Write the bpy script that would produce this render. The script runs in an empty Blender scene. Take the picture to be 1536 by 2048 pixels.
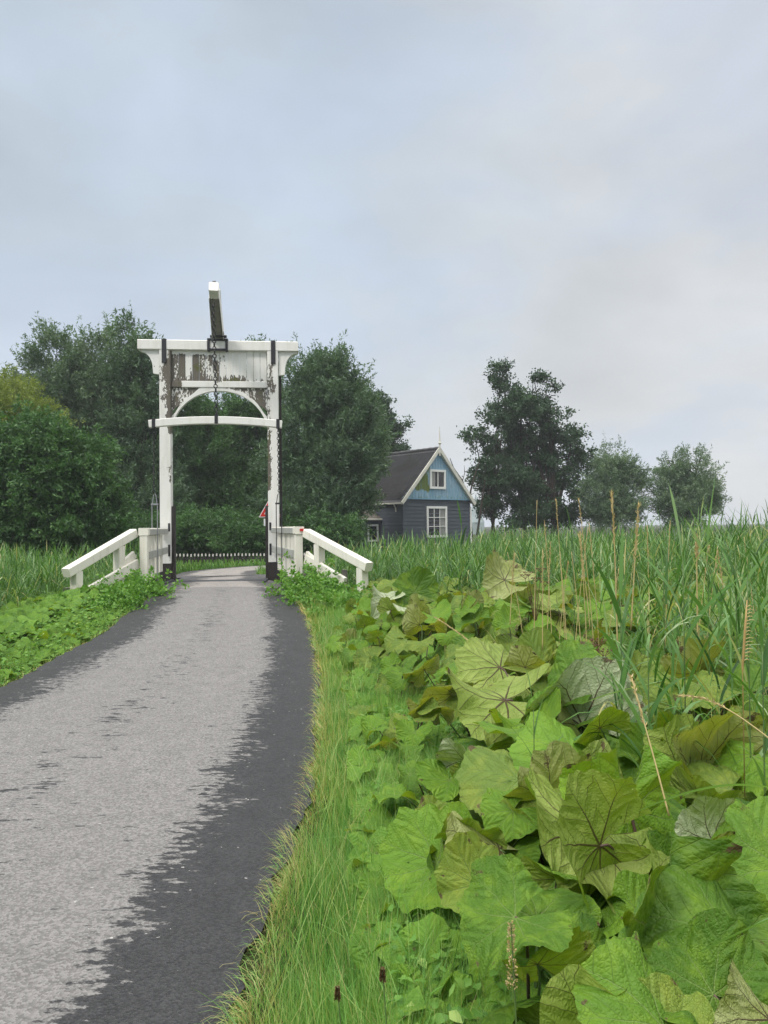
import bpy, math, random
import numpy as np
from mathutils import Vector, Matrix
R = math.radians
random.seed(7)
rng = np.random.default_rng(7)
sc = bpy.context.scene
col = sc.collection

# ------------------------------------------------------------------ camera
CAMZ = 1.6
F = 1540.0
cd = bpy.data.cameras.new('camera')
cam = bpy.data.objects.new('camera', cd); col.objects.link(cam)
cd.sensor_fit = 'VERTICAL'; cd.sensor_height = 24.0; cd.lens = 24.0 * F / 2048
cd.clip_start = 0.05; cd.clip_end = 3000
cam.matrix_world = (Matrix.Translation((0, 0, CAMZ)) @ Matrix.Rotation(R(90 + 1.05), 4, 'X')
                    @ Matrix.Rotation(R(-0.55), 4, 'Z'))
sc.camera = cam
CM = cam.matrix_world.copy(); CR = CM.to_3x3()

def P(px, py, Y):
    """point on the sight line of pixel (px,py) of the 1536x2048 photo at distance Y"""
    d = CR @ Vector(((px - 768) / F, (1024 - py) / F, -1.0))
    t = Y / d.y
    return Vector((d.x * t, Y, CAMZ + d.z * t))

# ------------------------------------------------------------------ world and sun
SUN_EL, SUN_AZ = 48.0, 218.0          # azimuth of the sun, clockwise from +Y: behind the camera, from the left
w = bpy.data.worlds.new('World'); sc.world = w; w.use_nodes = True
nt = w.node_tree; nt.nodes.clear()

def nd(nt, typ, **kw):
    n = nt.nodes.new(typ)
    for k, v in kw.items():
        if k.startswith('i_'):
            n.inputs[k[2:].replace('_', ' ')].default_value = v
        else:
            setattr(n, k, v)
    return n

def mth(nt, op, a, b=None, c=None, clamp=False):
    n = nt.nodes.new('ShaderNodeMath'); n.operation = op; n.use_clamp = clamp
    for i, x in enumerate((a, b, c)):
        if x is None: continue
        if isinstance(x, (int, float)): n.inputs[i].default_value = x
        else: nt.links.new(x, n.inputs[i])
    return n.outputs[0]

def sstep(nt, x, lo, hi, a=0.0, b=1.0):
    n = nt.nodes.new('ShaderNodeMapRange'); n.interpolation_type = 'SMOOTHSTEP'
    n.inputs[1].default_value = lo; n.inputs[2].default_value = hi
    n.inputs[3].default_value = a; n.inputs[4].default_value = b
    nt.links.new(x, n.inputs[0]); return n.outputs[0]

def mixc(nt, fac, a, b, mode='MIX'):
    n = nt.nodes.new('ShaderNodeMix'); n.data_type = 'RGBA'; n.blend_type = mode
    for s, x in ((0, fac), (6, a), (7, b)):
        if isinstance(x, (int, float)): n.inputs[s].default_value = x
        elif isinstance(x, tuple): n.inputs[s].default_value = (*x, 1) if len(x) == 3 else x
        else: nt.links.new(x, n.inputs[s])
    return n.outputs[2]

def noise(nt, vec, scale, detail=4, rough=0.55, dist=0.0):
    n = nd(nt, 'ShaderNodeTexNoise'); n.inputs['Scale'].default_value = scale
    n.inputs['Detail'].default_value = detail; n.inputs['Roughness'].default_value = rough
    n.inputs['Distortion'].default_value = dist
    if vec is not None: nt.links.new(vec, n.inputs['Vector'])
    return n.outputs['Fac']

def mapping(nt, vec, scale=(1, 1, 1), loc=(0, 0, 0), rot=(0, 0, 0)):
    n = nd(nt, 'ShaderNodeMapping'); n.inputs['Scale'].default_value = scale
    n.inputs['Location'].default_value = loc; n.inputs['Rotation'].default_value = rot
    nt.links.new(vec, n.inputs['Vector']); return n.outputs[0]

tc = nd(nt, 'ShaderNodeTexCoord'); G = tc.outputs['Generated']
sep = nd(nt, 'ShaderNodeSeparateXYZ'); nt.links.new(G, sep.inputs[0])
gx, gy, gz = sep.outputs
sky = nd(nt, 'ShaderNodeTexSky'); sky.sky_type = 'NISHITA'; sky.sun_disc = False
sky.sun_elevation = R(SUN_EL); sky.sun_rotation = R(SUN_AZ)
# cloud deck: horizon -> higher colours, drifting to the warmer, brighter side
cb = mixc(nt, sstep(nt, gz, 0.0, 0.42), (0.560, 0.588, 0.600), (0.455, 0.522, 0.592))
cb = mixc(nt, mth(nt, 'MULTIPLY', sstep(nt, gx, -0.15, 0.42), 0.85), cb, (0.650, 0.662, 0.675))
m1 = mapping(nt, G, (1.0, 1.0, 2.0), (0.3, 0.1, 0.35), (0, R(18), 0))
n1 = noise(nt, m1, 1.9, 6, 0.52, 0.35)
n2 = noise(nt, mapping(nt, G, (1.0, 1.0, 2.2), (4.1, 2.0, 1.0)), 2.6, 5, 0.55)
shade = mth(nt, 'ADD', mth(nt, 'MULTIPLY', mth(nt, 'SUBTRACT', n1, 0.5), 0.70), 1.0)
shade = mth(nt, 'ADD', shade, mth(nt, 'MULTIPLY', mth(nt, 'SUBTRACT', n2, 0.5), 0.26))
# bluish hollows against whiter lumps
cb = mixc(nt, mth(nt, 'MULTIPLY', sstep(nt, n2, 0.45, 0.62), 0.45), cb, (0.430, 0.510, 0.650))
vm = nd(nt, 'ShaderNodeVectorMath', operation='SCALE'); nt.links.new(cb, vm.inputs[0]); nt.links.new(shade, vm.inputs['Scale'])
# overcast luminance rises towards the zenith
zen = sstep(nt, gz, 0.66, 1.0, 1.0, 6.0)
vwarm = mixc(nt, sstep(nt, gz, 0.58, 0.9), vm.outputs[0], (0.60, 0.585, 0.565))
vz = nd(nt, 'ShaderNodeVectorMath', operation='SCALE'); nt.links.new(vwarm, vz.inputs[0]); nt.links.new(zen, vz.inputs['Scale'])
bg1 = nd(nt, 'ShaderNodeBackground'); bg1.inputs['Strength'].default_value = 0.05
nt.links.new(sky.outputs[0], bg1.inputs['Color'])
bg2 = nd(nt, 'ShaderNodeBackground'); bg2.inputs['Strength'].default_value = 1.0
nt.links.new(vz.outputs[0], bg2.inputs['Color'])
mx = nd(nt, 'ShaderNodeMixShader'); mx.inputs[0].default_value = 0.93
nt.links.new(bg1.outputs[0], mx.inputs[1]); nt.links.new(bg2.outputs[0], mx.inputs[2])
out = nd(nt, 'ShaderNodeOutputWorld'); nt.links.new(mx.outputs[0], out.inputs['Surface'])

sl = bpy.data.lights.new('sun', 'SUN'); sl.energy = 1.5; sl.angle = R(11); sl.color = (1.0, 0.96, 0.9)
so = bpy.data.objects.new('sun', sl); col.objects.link(so)
sd = Vector((math.sin(R(SUN_AZ)) * math.cos(R(SUN_EL)), math.cos(R(SUN_AZ)) * math.cos(R(SUN_EL)), math.sin(R(SUN_EL))))
so.rotation_euler = sd.to_track_quat('Z', 'Y').to_euler(); so.location = sd * 50

vs = sc.view_settings
sc.display_settings.display_device = 'sRGB'
vs.view_transform = 'Standard'; vs.look = 'None'; vs.exposure = 0.36; vs.gamma = 1.0; vs.use_curve_mapping = False
cy = sc.cycles
cy.max_bounces = 8; cy.diffuse_bounces = 2; cy.glossy_bounces = 2; cy.transmission_bounces = 4
cy.transparent_max_bounces = 8; cy.volume_bounces = 0; cy.use_denoising = True
cy.use_light_tree = False

# ------------------------------------------------------------------ object helpers
def link(o, parent=None):
    col.objects.link(o)
    if parent is not None: o.parent = parent
    return o

def tag(o, label=None, cat=None, group=None, kind=None):
    if label: o['label'] = label
    if cat: o['category'] = cat
    if group: o['group'] = group
    if kind: o['kind'] = kind
    return o

def empty(name, loc=(0, 0, 0), rz=0.0):
    o = bpy.data.objects.new(name, None); o.empty_display_size = 0.3
    o.location = loc; o.rotation_euler = (0, 0, rz)
    return link(o)

def np_mesh(name, V, Q, mat, parent=None, attrs=None, uv=None, smooth=False, matidx=None):
    """V (n,3), Q (m,k) faces all with k corners"""
    me = bpy.data.meshes.new(name)
    V = np.asarray(V, dtype=np.float32); Q = np.asarray(Q, dtype=np.int32)
    n, m, k = len(V), len(Q), Q.shape[1]
    me.vertices.add(n); me.vertices.foreach_set('co', V.ravel())
    me.loops.add(m * k); me.loops.foreach_set('vertex_index', Q.ravel())
    me.polygons.add(m)
    me.polygons.foreach_set('loop_start', np.arange(0, m * k, k, dtype=np.int32))
    me.polygons.foreach_set('loop_total', np.full(m, k, dtype=np.int32))
    if smooth: me.polygons.foreach_set('use_smooth', np.ones(m, dtype=bool))
    for a, val in (attrs or {}).items():
        at = me.attributes.new(a, 'FLOAT', 'POINT')
        at.data.foreach_set('value', np.asarray(val, dtype=np.float32))
    if uv is not None:
        ul = me.uv_layers.new(name='UVMap')
        ul.data.foreach_set('uv', np.asarray(uv, dtype=np.float32)[Q.ravel()].ravel())
    for mt in (mat if isinstance(mat, (list, tuple)) else [mat]): me.materials.append(mt)
    me.update(); me.validate()
    return link(bpy.data.objects.new(name, me), parent)

class MB:
    """collects boxes, bars, tubes for ONE mesh object"""
    def __init__(s): s.v = []; s.f = []; s.peel = []
    def add(s, v, f, peel=0.0):
        o = len(s.v); s.v += [tuple(p) for p in v]; s.f += [tuple(i + o for i in q) for q in f]
        s.peel += ([peel(*p) for p in v] if callable(peel) else [peel] * len(v))
    def bar(s, pts, w, h, c=0.008, up=(0, 0, 1), seg=1, peel=0.0, taper=None):
        """chamfered rectangular bar along a polyline; w across, h along up"""
        pts = [Vector(p) for p in pts]
        if seg > 1 and len(pts) == 2: pts = [pts[0].lerp(pts[1], i / seg) for i in range(seg + 1)]
        n = len(pts); up = Vector(up); V = []; 
        c = min(c, w * .3, h * .3)
        for i, p in enumerate(pts):
            d = (pts[min(i + 1, n - 1)] - pts[max(i - 1, 0)]).normalized()
            sx = d.cross(up).normalized(); uz = sx.cross(d).normalized()
            k = 1.0 if taper is None else taper[0] + (taper[1] - taper[0]) * i / (n - 1)
            a, b = w * k / 2, h * k / 2
            ends = []
            if i == 0: ends = [(-c * 0, 1)]
            for (x, z) in ((-a + c, -b), (a - c, -b), (a, -b + c), (a, b - c), (a - c, b), (-a + c, b), (-a, b - c), (-a, -b + c)):
                V.append(p + sx * x + uz * z)
        Fc = [(i * 8 + j, i * 8 + (j + 1) % 8, (i + 1) * 8 + (j + 1) % 8, (i + 1) * 8 + j) for i in range(n - 1) for j in range(8)]
        Fc.append(tuple(reversed(range(8)))); Fc.append(tuple((n - 1) * 8 + j for j in range(8)))
        s.add(V, [tuple(reversed(q)) for q in Fc], peel)
    def box(s, x0, x1, y0, y1, z0, z1, c=0.006, seg=1, peel=0.0):
        s.bar([((x0 + x1) / 2, (y0 + y1) / 2, z0), ((x0 + x1) / 2, (y0 + y1) / 2, z1)], abs(x1 - x0), abs(y1 - y0), c, up=(0, 1, 0), seg=seg, peel=peel)
    def tube(s, pts, r, k=8, peel=0.0, closed=False, cap=True):
        pts = [Vector(p) for p in pts]; n = len(pts); V = []
        rr = r if isinstance(r, (list, tuple)) else [r] * n
        ref = Vector((0.13, 0.27, 1)).normalized(); 
        for i, p in enumerate(pts):
            if closed: d = (pts[(i + 1) % n] - pts[i - 1]).normalized()
            else: d = (pts[min(i + 1, n - 1)] - pts[max(i - 1, 0)]).normalized()
            rf = ref if abs(d.dot(ref)) < 0.95 else Vector((1, 0, 0))
            a = d.cross(rf).normalized(); b = a.cross(d)
            for j in range(k):
                t = 2 * math.pi * j / k; V.append(p + a * math.cos(t) * rr[i] + b * math.sin(t) * rr[i])
        m = n if closed else n - 1
        Fc = [(i * k + j, i * k + (j + 1) % k, ((i + 1) % n) * k + (j + 1) % k, ((i + 1) % n) * k + j) for i in range(m) for j in range(k)]
        if not closed and cap: Fc.append(tuple(reversed(range(k)))); Fc.append(tuple((n - 1) * k + j for j in range(k)))
        s.add(V, Fc, peel)
    def prism(s, poly, y0, y1, peel=0.0):
        """polygon in xz extruded along y"""
        n = len(poly)
        V = [(x, y0, z) for x, z in poly] + [(x, y1, z) for x, z in poly]
        s.add(V, [tuple(range(n)), tuple(reversed(range(n, 2 * n)))] + [((i + 1) % n, i, n + i, n + (i + 1) % n) for i in range(n)], peel)
    def build(s, name, mat, parent=None, smooth=False):
        me = bpy.data.meshes.new(name); me.from_pydata(s.v, [], s.f)
        me.materials.append(mat)
        at = me.attributes.new('peel', 'FLOAT', 'POINT'); at.data.foreach_set('value', s.peel)
        if smooth: me.polygons.foreach_set('use_smooth', [True] * len(me.polygons))
        me.update()
        import bmesh
        bm = bmesh.new(); bm.from_mesh(me); bmesh.ops.recalc_face_normals(bm, faces=bm.faces); bm.to_mesh(me); bm.free()
        return link(bpy.data.objects.new(name, me), parent)
# ------------------------------------------------------------------ materials
def newmat(name):
    m = bpy.data.materials.new(name); m.use_nodes = True; t = m.node_tree; t.nodes.clear()
    o = nd(t, 'ShaderNodeOutputMaterial'); return m, t, o

def attr(t, name):
    n = nd(t, 'ShaderNodeAttribute'); n.attribute_name = name; return n.outputs['Fac']

def pbsdf(t, o, colour, rough=0.6, bump=None, bstr=0.3, bdist=0.01, spec=0.4, metal=0.0, link_out=True):
    b = nd(t, 'ShaderNodeBsdfPrincipled')
    if isinstance(colour, tuple): b.inputs['Base Color'].default_value = (*colour, 1)
    else: t.links.new(colour, b.inputs['Base Color'])
    if isinstance(rough, (int, float)): b.inputs['Roughness'].default_value = rough
    else: t.links.new(rough, b.inputs['Roughness'])
    b.inputs['Specular IOR Level'].default_value = spec; b.inputs['Metallic'].default_value = metal
    if bump is not None:
        bn = nd(t, 'ShaderNodeBump'); bn.inputs['Strength'].default_value = bstr; bn.inputs['Distance'].default_value = bdist
        t.links.new(bump, bn.inputs['Height']); t.links.new(bn.outputs[0], b.inputs['Normal'])
    if link_out: t.links.new(b.outputs[0], o.inputs['Surface'])
    return b

def ramp(t, fac, stops):
    n = nd(t, 'ShaderNodeValToRGB'); cr = n.color_ramp
    while len(cr.elements) < len(stops): cr.elements.new(0.5)
    for e, (p, c) in zip(cr.elements, stops): e.position = p; e.color = (*c, 1)
    t.links.new(fac, n.inputs[0]); return n.outputs[0]

def simple(name, colour, rough=0.6, var=0.25, scale=8, spec=0.4, metal=0.0, bstr=0.2):
    m, t, o = newmat(name); g = nd(t, 'ShaderNodeTexCoord').outputs['Object']
    n = noise(t, g, scale, 5, 0.6)
    f = mth(t, 'ADD', mth(t, 'MULTIPLY', mth(t, 'SUBTRACT', n, 0.5), 2 * var), 1.0)
    vmn = nd(t, 'ShaderNodeVectorMath', operation='SCALE'); vmn.inputs[0].default_value = colour; t.links.new(f, vmn.inputs['Scale'])
    pbsdf(t, o, vmn.outputs[0], rough, n, bstr, 0.004, spec, metal); return m

def foliage(name, stops, trans=0.3, rough=0.55, spec=0.3, tcol=(1.25, 1.35, 0.45), hue_noise=0.0):
    """leaf material: colour by the leaf's own 'rnd', part of the light passes through"""
    m, t, o = newmat(name)
    c = ramp(t, attr(t, 'rnd'), stops)
    if hue_noise:
        g = nd(t, 'ShaderNodeTexCoord').outputs['Object']
        n = noise(t, g, hue_noise, 2, 0.5)
        c = mixc(t, sstep(t, n, 0.35, 0.7), c, mixc(t, 1.0, c, (1.15, 1.06, 0.9), 'MULTIPLY'))
    b = pbsdf(t, o, c, rough, spec=spec, link_out=False)
    tr = nd(t, 'ShaderNodeBsdfTranslucent'); tc_ = mixc(t, 1.0, c, tcol, 'MULTIPLY'); t.links.new(tc_, tr.inputs['Color'])
    mxs = nd(t, 'ShaderNodeMixShader'); mxs.inputs[0].default_value = trans
    t.links.new(b.outputs[0], mxs.inputs[1]); t.links.new(tr.outputs[0], mxs.inputs[2])
    t.links.new(mxs.outputs[0], o.inputs['Surface']); return m

def paint_mat(name, base=(0.80, 0.79, 0.75), wood=(0.115, 0.103, 0.085), green=(0.11, 0.115, 0.035), thr=0.80, dirt=0.30, streak=(1, 1, 0.25), wscale=6.0):
    """paint flaking off weathered wood: 'peel' on the mesh says where it has gone"""
    m, t, o = newmat(name); g = nd(t, 'ShaderNodeTexCoord').outputs['Object']
    pe = attr(t, 'peel')
    n = noise(t, mapping(t, g, streak), wscale, 6, 0.62, 0.3)
    nb = noise(t, g, 2.0, 3)
    nfi = noise(t, mapping(t, g, (1, 1, .5)), 26, 4, 0.65)
    s = mth(t, 'ADD', mth(t, 'ADD', mth(t, 'ADD', n, mth(t, 'MULTIPLY', nb, 0.25)), pe), mth(t, 'MULTIPLY', mth(t, 'SUBTRACT', nfi, 0.5), 0.85))
    bare = sstep(t, s, thr + 0.02, thr + 0.035)
    grain = noise(t, mapping(t, g, (14, 14, 0.8)), 6, 5, 0.7)
    wc = mixc(t, grain, tuple(x * 0.30 for x in wood), tuple(min(1, x * 2.1) for x in wood))
    wc = mixc(t, mth(t, 'MULTIPLY', sstep(t, noise(t, g, 1.9, 3), 0.52, 0.62), sstep(t, s, thr + 0.06, thr + .22)), wc, green)
    d1 = noise(t, mapping(t, g, (3, 3, 0.5)), 2.5, 5, 0.65)
    pc = mixc(t, mth(t, 'MULTIPLY', sstep(t, d1, 0.45, 0.75), dirt), base, tuple(x * y for x, y in zip(base, (0.62, 0.60, 0.50))))
    d2 = noise(t, g, 28, 4, 0.7)
    pc = mixc(t, mth(t, 'MULTIPLY', sstep(t, d2, 0.58, 0.72), dirt * 0.7), pc, (0.36, 0.34, 0.26))
    c = mixc(t, bare, pc, wc)
    h = mth(t, 'ADD', mth(t, 'MULTIPLY', mth(t, 'SUBTRACT', 1.0, bare), 1.0), mth(t, 'MULTIPLY', grain, 0.3))
    pbsdf(t, o, c, mth(t, 'ADD', mth(t, 'MULTIPLY', bare, 0.3), 0.5), h, 0.5, 0.004); return m

M_white = paint_mat('white_paint')
M_rail = paint_mat('cream_rail_paint', base=(0.80, 0.77, 0.68), dirt=0.45, thr=0.95)
M_greyrail = paint_mat('greyed_rail_paint', base=(0.42, 0.43, 0.40), dirt=0.8, thr=0.98)
M_black = simple('black_iron', (0.018, 0.018, 0.022), 0.5, 0.5, 18, 0.5)
M_blackwood = simple('tarred_black_wood', (0.030, 0.026, 0.024), 0.7, 0.6, 14)
M_bareunder = simple('weathered_grey_wood', (0.24, 0.23, 0.21), 0.8, 0.35, 7)
M_grey_post = simple('grey_mooring_wood', (0.16, 0.15, 0.135), 0.85, 0.4, 9)
M_red = simple('red_reflector', (0.55, 0.025, 0.02), 0.35, 0.05)
M_signwhite = simple('sign_white', (0.78, 0.78, 0.78), 0.4, 0.05)
M_signred = simple('sign_red', (0.62, 0.03, 0.02), 0.4, 0.05)
M_signblue = simple('sign_pale_blue', (0.33, 0.42, 0.60), 0.4, 0.05)
M_galv = simple('galvanised_steel', (0.32, 0.33, 0.34), 0.45, 0.2, 10, 0.5, 0.6)
M_bark = simple('bark', (0.055, 0.045, 0.036), 0.9, 0.5, 6, 0.2, 0, 0.8)
M_trim = simple('house_trim_paint', (0.66, 0.64, 0.56), 0.6, 0.28, 5)
M_winwhite = simple('window_white', (0.82, 0.82, 0.78), 0.5, 0.08, 5)
M_glass = simple('dark_window_glass', (0.012, 0.013, 0.016), 0.08, 0.2, 2, 0.6)
M_curtain = simple('pale_curtain', (0.30, 0.30, 0.28), 0.9, 0.15, 3)
M_picket = simple('picket_white', (0.62, 0.60, 0.55), 0.7, 0.3, 4)
M_pale = simple('pale_far_slate', (0.30, 0.36, 0.36), 0.9, 0.1, 1)

def boards_mat(name, c0, step, axis=2, rough=0.65, var=0.3):
    m, t, o = newmat(name); g = nd(t, 'ShaderNodeTexCoord').outputs['Object']
    n = noise(t, mapping(t, g, (0.6, 0.6, 6)), 3, 5, 0.6)
    f = mth(t, 'ADD', mth(t, 'MULTIPLY', mth(t, 'SUBTRACT', n, 0.5), 2 * var), 1.0)
    vmn = nd(t, 'ShaderNodeVectorMath', operation='SCALE'); vmn.inputs[0].default_value = c0; t.links.new(f, vmn.inputs['Scale'])
    pbsdf(t, o, vmn.outputs[0], rough, n, 0.3, 0.004); return m
M_clap = boards_mat('slate_blue_clapboard', (0.074, 0.088, 0.108), 0.25)
# blue gable with green algae and grey worn streaks (object space = house space, x along the gable)
m, t, o = newmat('blue_gable_boards'); g = nd(t, 'ShaderNodeTexCoord').outputs['Object']
sp = nd(t, 'ShaderNodeSeparateXYZ'); t.links.new(g, sp.inputs[0])
n = noise(t, mapping(t, g, (3, 3, 0.6)), 2.2, 5, 0.65)
n3 = noise(t, mapping(t, g, (1.6, 1.6, 0.55), (3, 1, 2)), 1.5, 5, 0.6)
blue = mixc(t, sstep(t, n, 0.35, 0.7), (0.200, 0.365, 0.490), (0.330, 0.470, 0.560))
gmask = mth(t, 'MULTIPLY', mth(t, 'MULTIPLY', sstep(t, sp.outputs[0], -2.6, -1.7), sstep(t, sp.outputs[0], -0.35, -0.95)), sstep(t, sp.outputs[2], 4.0, 4.45))
gr = sstep(t, mth(t, 'ADD', n3, mth(t, 'MULTIPLY', gmask, 0.30)), 0.66, 0.78)
c = mixc(t, gr, blue, mixc(t, n, (0.10, 0.15, 0.04), (0.17, 0.22, 0.05)))
g2 = sstep(t, noise(t, mapping(t, g, (6, 6, 1.1), (7, 0, 0)), 1.6, 4, 0.6), 0.66, 0.70)
c = mixc(t, g2, c, (0.10, 0.12, 0.12))
low = mth(t, 'MULTIPLY', sstep(t, noise(t, mapping(t, g, (4, 4, 1.2), (1, 5, 0)), 3.0, 4, 0.7), 0.46, 0.60), sstep(t, sp.outputs[2], 4.1, 3.75))
c = mixc(t, mth(t, 'MULTIPLY', low, 0.7), c, (0.13, 0.22, 0.15))
pbsdf(t, o, c, 0.6, n, 0.2, 0.004); M_gable = m
# roof tiles
m, t, o = newmat('dark_pantiles'); g = nd(t, 'ShaderNodeTexCoord').outputs['Object']
n = noise(t, g, 3.0, 5, 0.7); n2_ = noise(t, g, 0.7, 3)
c = mixc(t, n, (0.034, 0.034, 0.038), (0.115, 0.113, 0.118)); c = mixc(t, sstep(t, n2_, 0.5, 0.7), c, (0.055, 0.058, 0.050))
pbsdf(t, o, c, 0.7, n, 0.3, 0.01); M_tile = m

# asphalt road: dry pale middle, damp dark margins; UV.x = metres from the right edge, UV.y = metres along, 'wid' the width
def road_mat(name, light=(0.205, 0.198, 0.192), dark=(0.025, 0.025, 0.026)):
    m, t, o = newmat(name); uvn = nd(t, 'ShaderNodeUVMap'); U = uvn.outputs[0]
    g = nd(t, 'ShaderNodeTexCoord').outputs['Object']
    sp = nd(t, 'ShaderNodeSeparateXYZ'); t.links.new(U, sp.inputs[0]); u = sp.outputs[0]
    wd = attr(t, 'wid')
    dl = mth(t, 'SUBTRACT', wd, u)
    a = sstep(t, u, 0.22, 0.98); b = sstep(t, dl, 0.0, 1.25)
    mid = mth(t, 'MULTIPLY', mth(t, 'ABSOLUTE', mth(t, 'SUBTRACT', mth(t, 'DIVIDE', u, wd), 0.50)), 4.0)
    edge = mth(t, 'MULTIPLY', a, b)
    midf = sstep(t, mid, 0.0, 0.55, 0.09, 0.0)
    big = noise(t, g, 0.9, 3); nm = noise(t, mapping(t, g, (.5, 1.15, 1)), 24, 6, 0.66); nf = noise(t, g, 5.0, 4, 0.6)
    nn = mth(t, 'ADD', mth(t, 'MULTIPLY', mth(t, 'SUBTRACT', nm, 0.5), 1.10), mth(t, 'ADD', mth(t, 'MULTIPLY', mth(t, 'SUBTRACT', nf, 0.5), 0.30), mth(t, 'MULTIPLY', mth(t, 'SUBTRACT', big, 0.5), 0.45)))
    s = mth(t, 'ADD', mth(t, 'SUBTRACT', mth(t, 'MULTIPLY', edge, 0.56), midf), nn)
    flk = noise(t, mapping(t, g, (.42, 1.3, 1), (5, 3, 0)), 13, 5, 0.68)
    fl2 = mth(t, 'ADD', flk, mth(t, 'MULTIPLY', midf, 0.9))
    dry = mth(t, 'MULTIPLY', sstep(t, s, 0.190, 0.285), sstep(t, fl2, 0.675, 0.645))
    grit = nd(t, 'ShaderNodeTexVoronoi'); grit.inputs['Scale'].default_value = 95; t.links.new(g, grit.inputs['Vector'])
    gs = sstep(t, nd(t, 'ShaderNodeSeparateXYZ').outputs[0], 0, 1) if False else None
    gv = nd(t, 'ShaderNodeSeparateXYZ'); t.links.new(grit.outputs['Color'], gv.inputs[0])
    tone = sstep(t, gv.outputs[0], 0.0, 1.0, 0.72, 1.25)
    cl = mixc(t, big, light, tuple(x * 0.86 for x in light)); cl = mixc(t, sstep(t, nf, 0.4, 0.7), cl, tuple(x * 0.84 for x in light))
    cdk = mixc(t, nf, dark, tuple(x * 1.9 for x in dark))
    c = mixc(t, dry, cdk, cl)
    v = nd(t, 'ShaderNodeVectorMath', operation='SCALE'); t.links.new(c, v.inputs[0]); t.links.new(tone, v.inputs['Scale'])
    stone = sstep(t, gv.outputs[1], 0.9985, 0.999)
    c = mixc(t, mth(t, 'MULTIPLY', stone, 0.6), v.outputs[0], (0.5, 0.49, 0.46))
    ro = mth(t, 'ADD', mth(t, 'MULTIPLY', dry, 0.28), 0.58)
    pbsdf(t, o, c, ro, grit.outputs['Distance'], 0.6, 0.006, 0.3); return m
M_road = road_mat('worn_damp_asphalt')
M_deck = road_mat('deck_asphalt', (0.30, 0.28, 0.26), (0.06, 0.058, 0.058))

# ground
m, t, o = newmat('soil_and_turf'); g = nd(t, 'ShaderNodeTexCoord').outputs['Object']
n = noise(t, g, 1.3, 6, 0.65); n2_ = noise(t, g, 18, 4, 0.6)
c = mixc(t, sstep(t, n, 0.35, 0.65), (0.018, 0.026, 0.009), (0.042, 0.060, 0.018)); c = mixc(t, sstep(t, n2_, 0.45, 0.7), c, (0.045, 0.036, 0.022))
pbsdf(t, o, c, 0.95, n2_, 0.8, 0.03, 0.1); M_ground = m
m, t, o = newmat('canal_water'); g = nd(t, 'ShaderNodeTexCoord').outputs['Object']
pbsdf(t, o, (0.018, 0.022, 0.014), 0.06, noise(t, g, 3, 3), 0.08, 0.05, 0.5); M_water = m

M_grass = foliage('grass_blades', [(0.0, (0.060, 0.165, 0.032)), (0.40, (0.145, 0.335, 0.070)), (0.72, (0.265, 0.450, 0.135)), (0.88, (0.38, 0.42, 0.16)), (1.0, (0.52, 0.41, 0.21))], 0.3, hue_noise=0.8)
M_meadow = foliage('meadow_grass', [(0.0, (0.055, 0.140, 0.030)), (0.5, (0.110, 0.245, 0.050)), (0.85, (0.175, 0.310, 0.075)), (1.0, (0.29, 0.33, 0.13))], 0.3, hue_noise=0.3)
M_reed = foliage('reed_leaves', [(0.0, (0.032, 0.090, 0.024)), (0.45, (0.090, 0.205, 0.042)), (0.8, (0.175, 0.315, 0.105)), (0.93, (0.30, 0.43, 0.23)), (1.0, (0.44, 0.40, 0.17))], 0.32, 0.45, 0.4)
M_straw = foliage('dry_straw', [(0.0, (0.34, 0.26, 0.11)), (0.5, (0.52, 0.42, 0.18)), (1.0, (0.58, 0.46, 0.27))], 0.2, 0.6, 0.2, (1, 1, .9))
M_weed = foliage('weed_leaves', [(0.0, (0.065, 0.160, 0.028)), (0.5, (0.130, 0.285, 0.048)), (0.9, (0.220, 0.380, 0.080)), (1.0, (0.34, 0.47, 0.13))], 0.3)
M_brownweed = foliage('dead_weed', [(0.0, (0.08, 0.045, 0.02)), (1.0, (0.20, 0.12, 0.06))], 0.1)
wil = lambda k=1.0: [(0.0, (0.018 * k, 0.038 * k, 0.021 * k)), (0.5, (0.040 * k, 0.074 * k, 0.038 * k)), (0.85, (0.072 * k, 0.118 * k, 0.062 * k)), (1.0, (0.145 * k, 0.195 * k, 0.125 * k))]
M_willow = foliage('willow_leaves', wil(2.0), 0.25, 0.5, 0.35)
M_willow2 = foliage('pale_willow_leaves', [(0.0, (0.040, 0.085, 0.045)), (0.5, (0.105, 0.180, 0.095)), (1.0, (0.30, 0.38, 0.25))], 0.25, 0.5, 0.35)
M_bush = foliage('bush_leaves', [(0.0, (0.022, 0.060, 0.020)), (0.5, (0.060, 0.145, 0.042)), (0.85, (0.120, 0.240, 0.072)), (1.0, (0.20, 0.33, 0.12))], 0.25, 0.5, 0.35)
M_yellow = foliage('yellow_green_leaves', [(0.0, (0.08, 0.12, 0.02)), (0.5, (0.19, 0.25, 0.04)), (1.0, (0.33, 0.37, 0.08))], 0.3)
M_alder = foliage('alder_leaves', [(0.0, (0.014, 0.036, 0.016)), (0.6, (0.040, 0.092, 0.036)), (1.0, (0.10, 0.17, 0.075))], 0.15, 0.55, 0.3)

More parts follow.
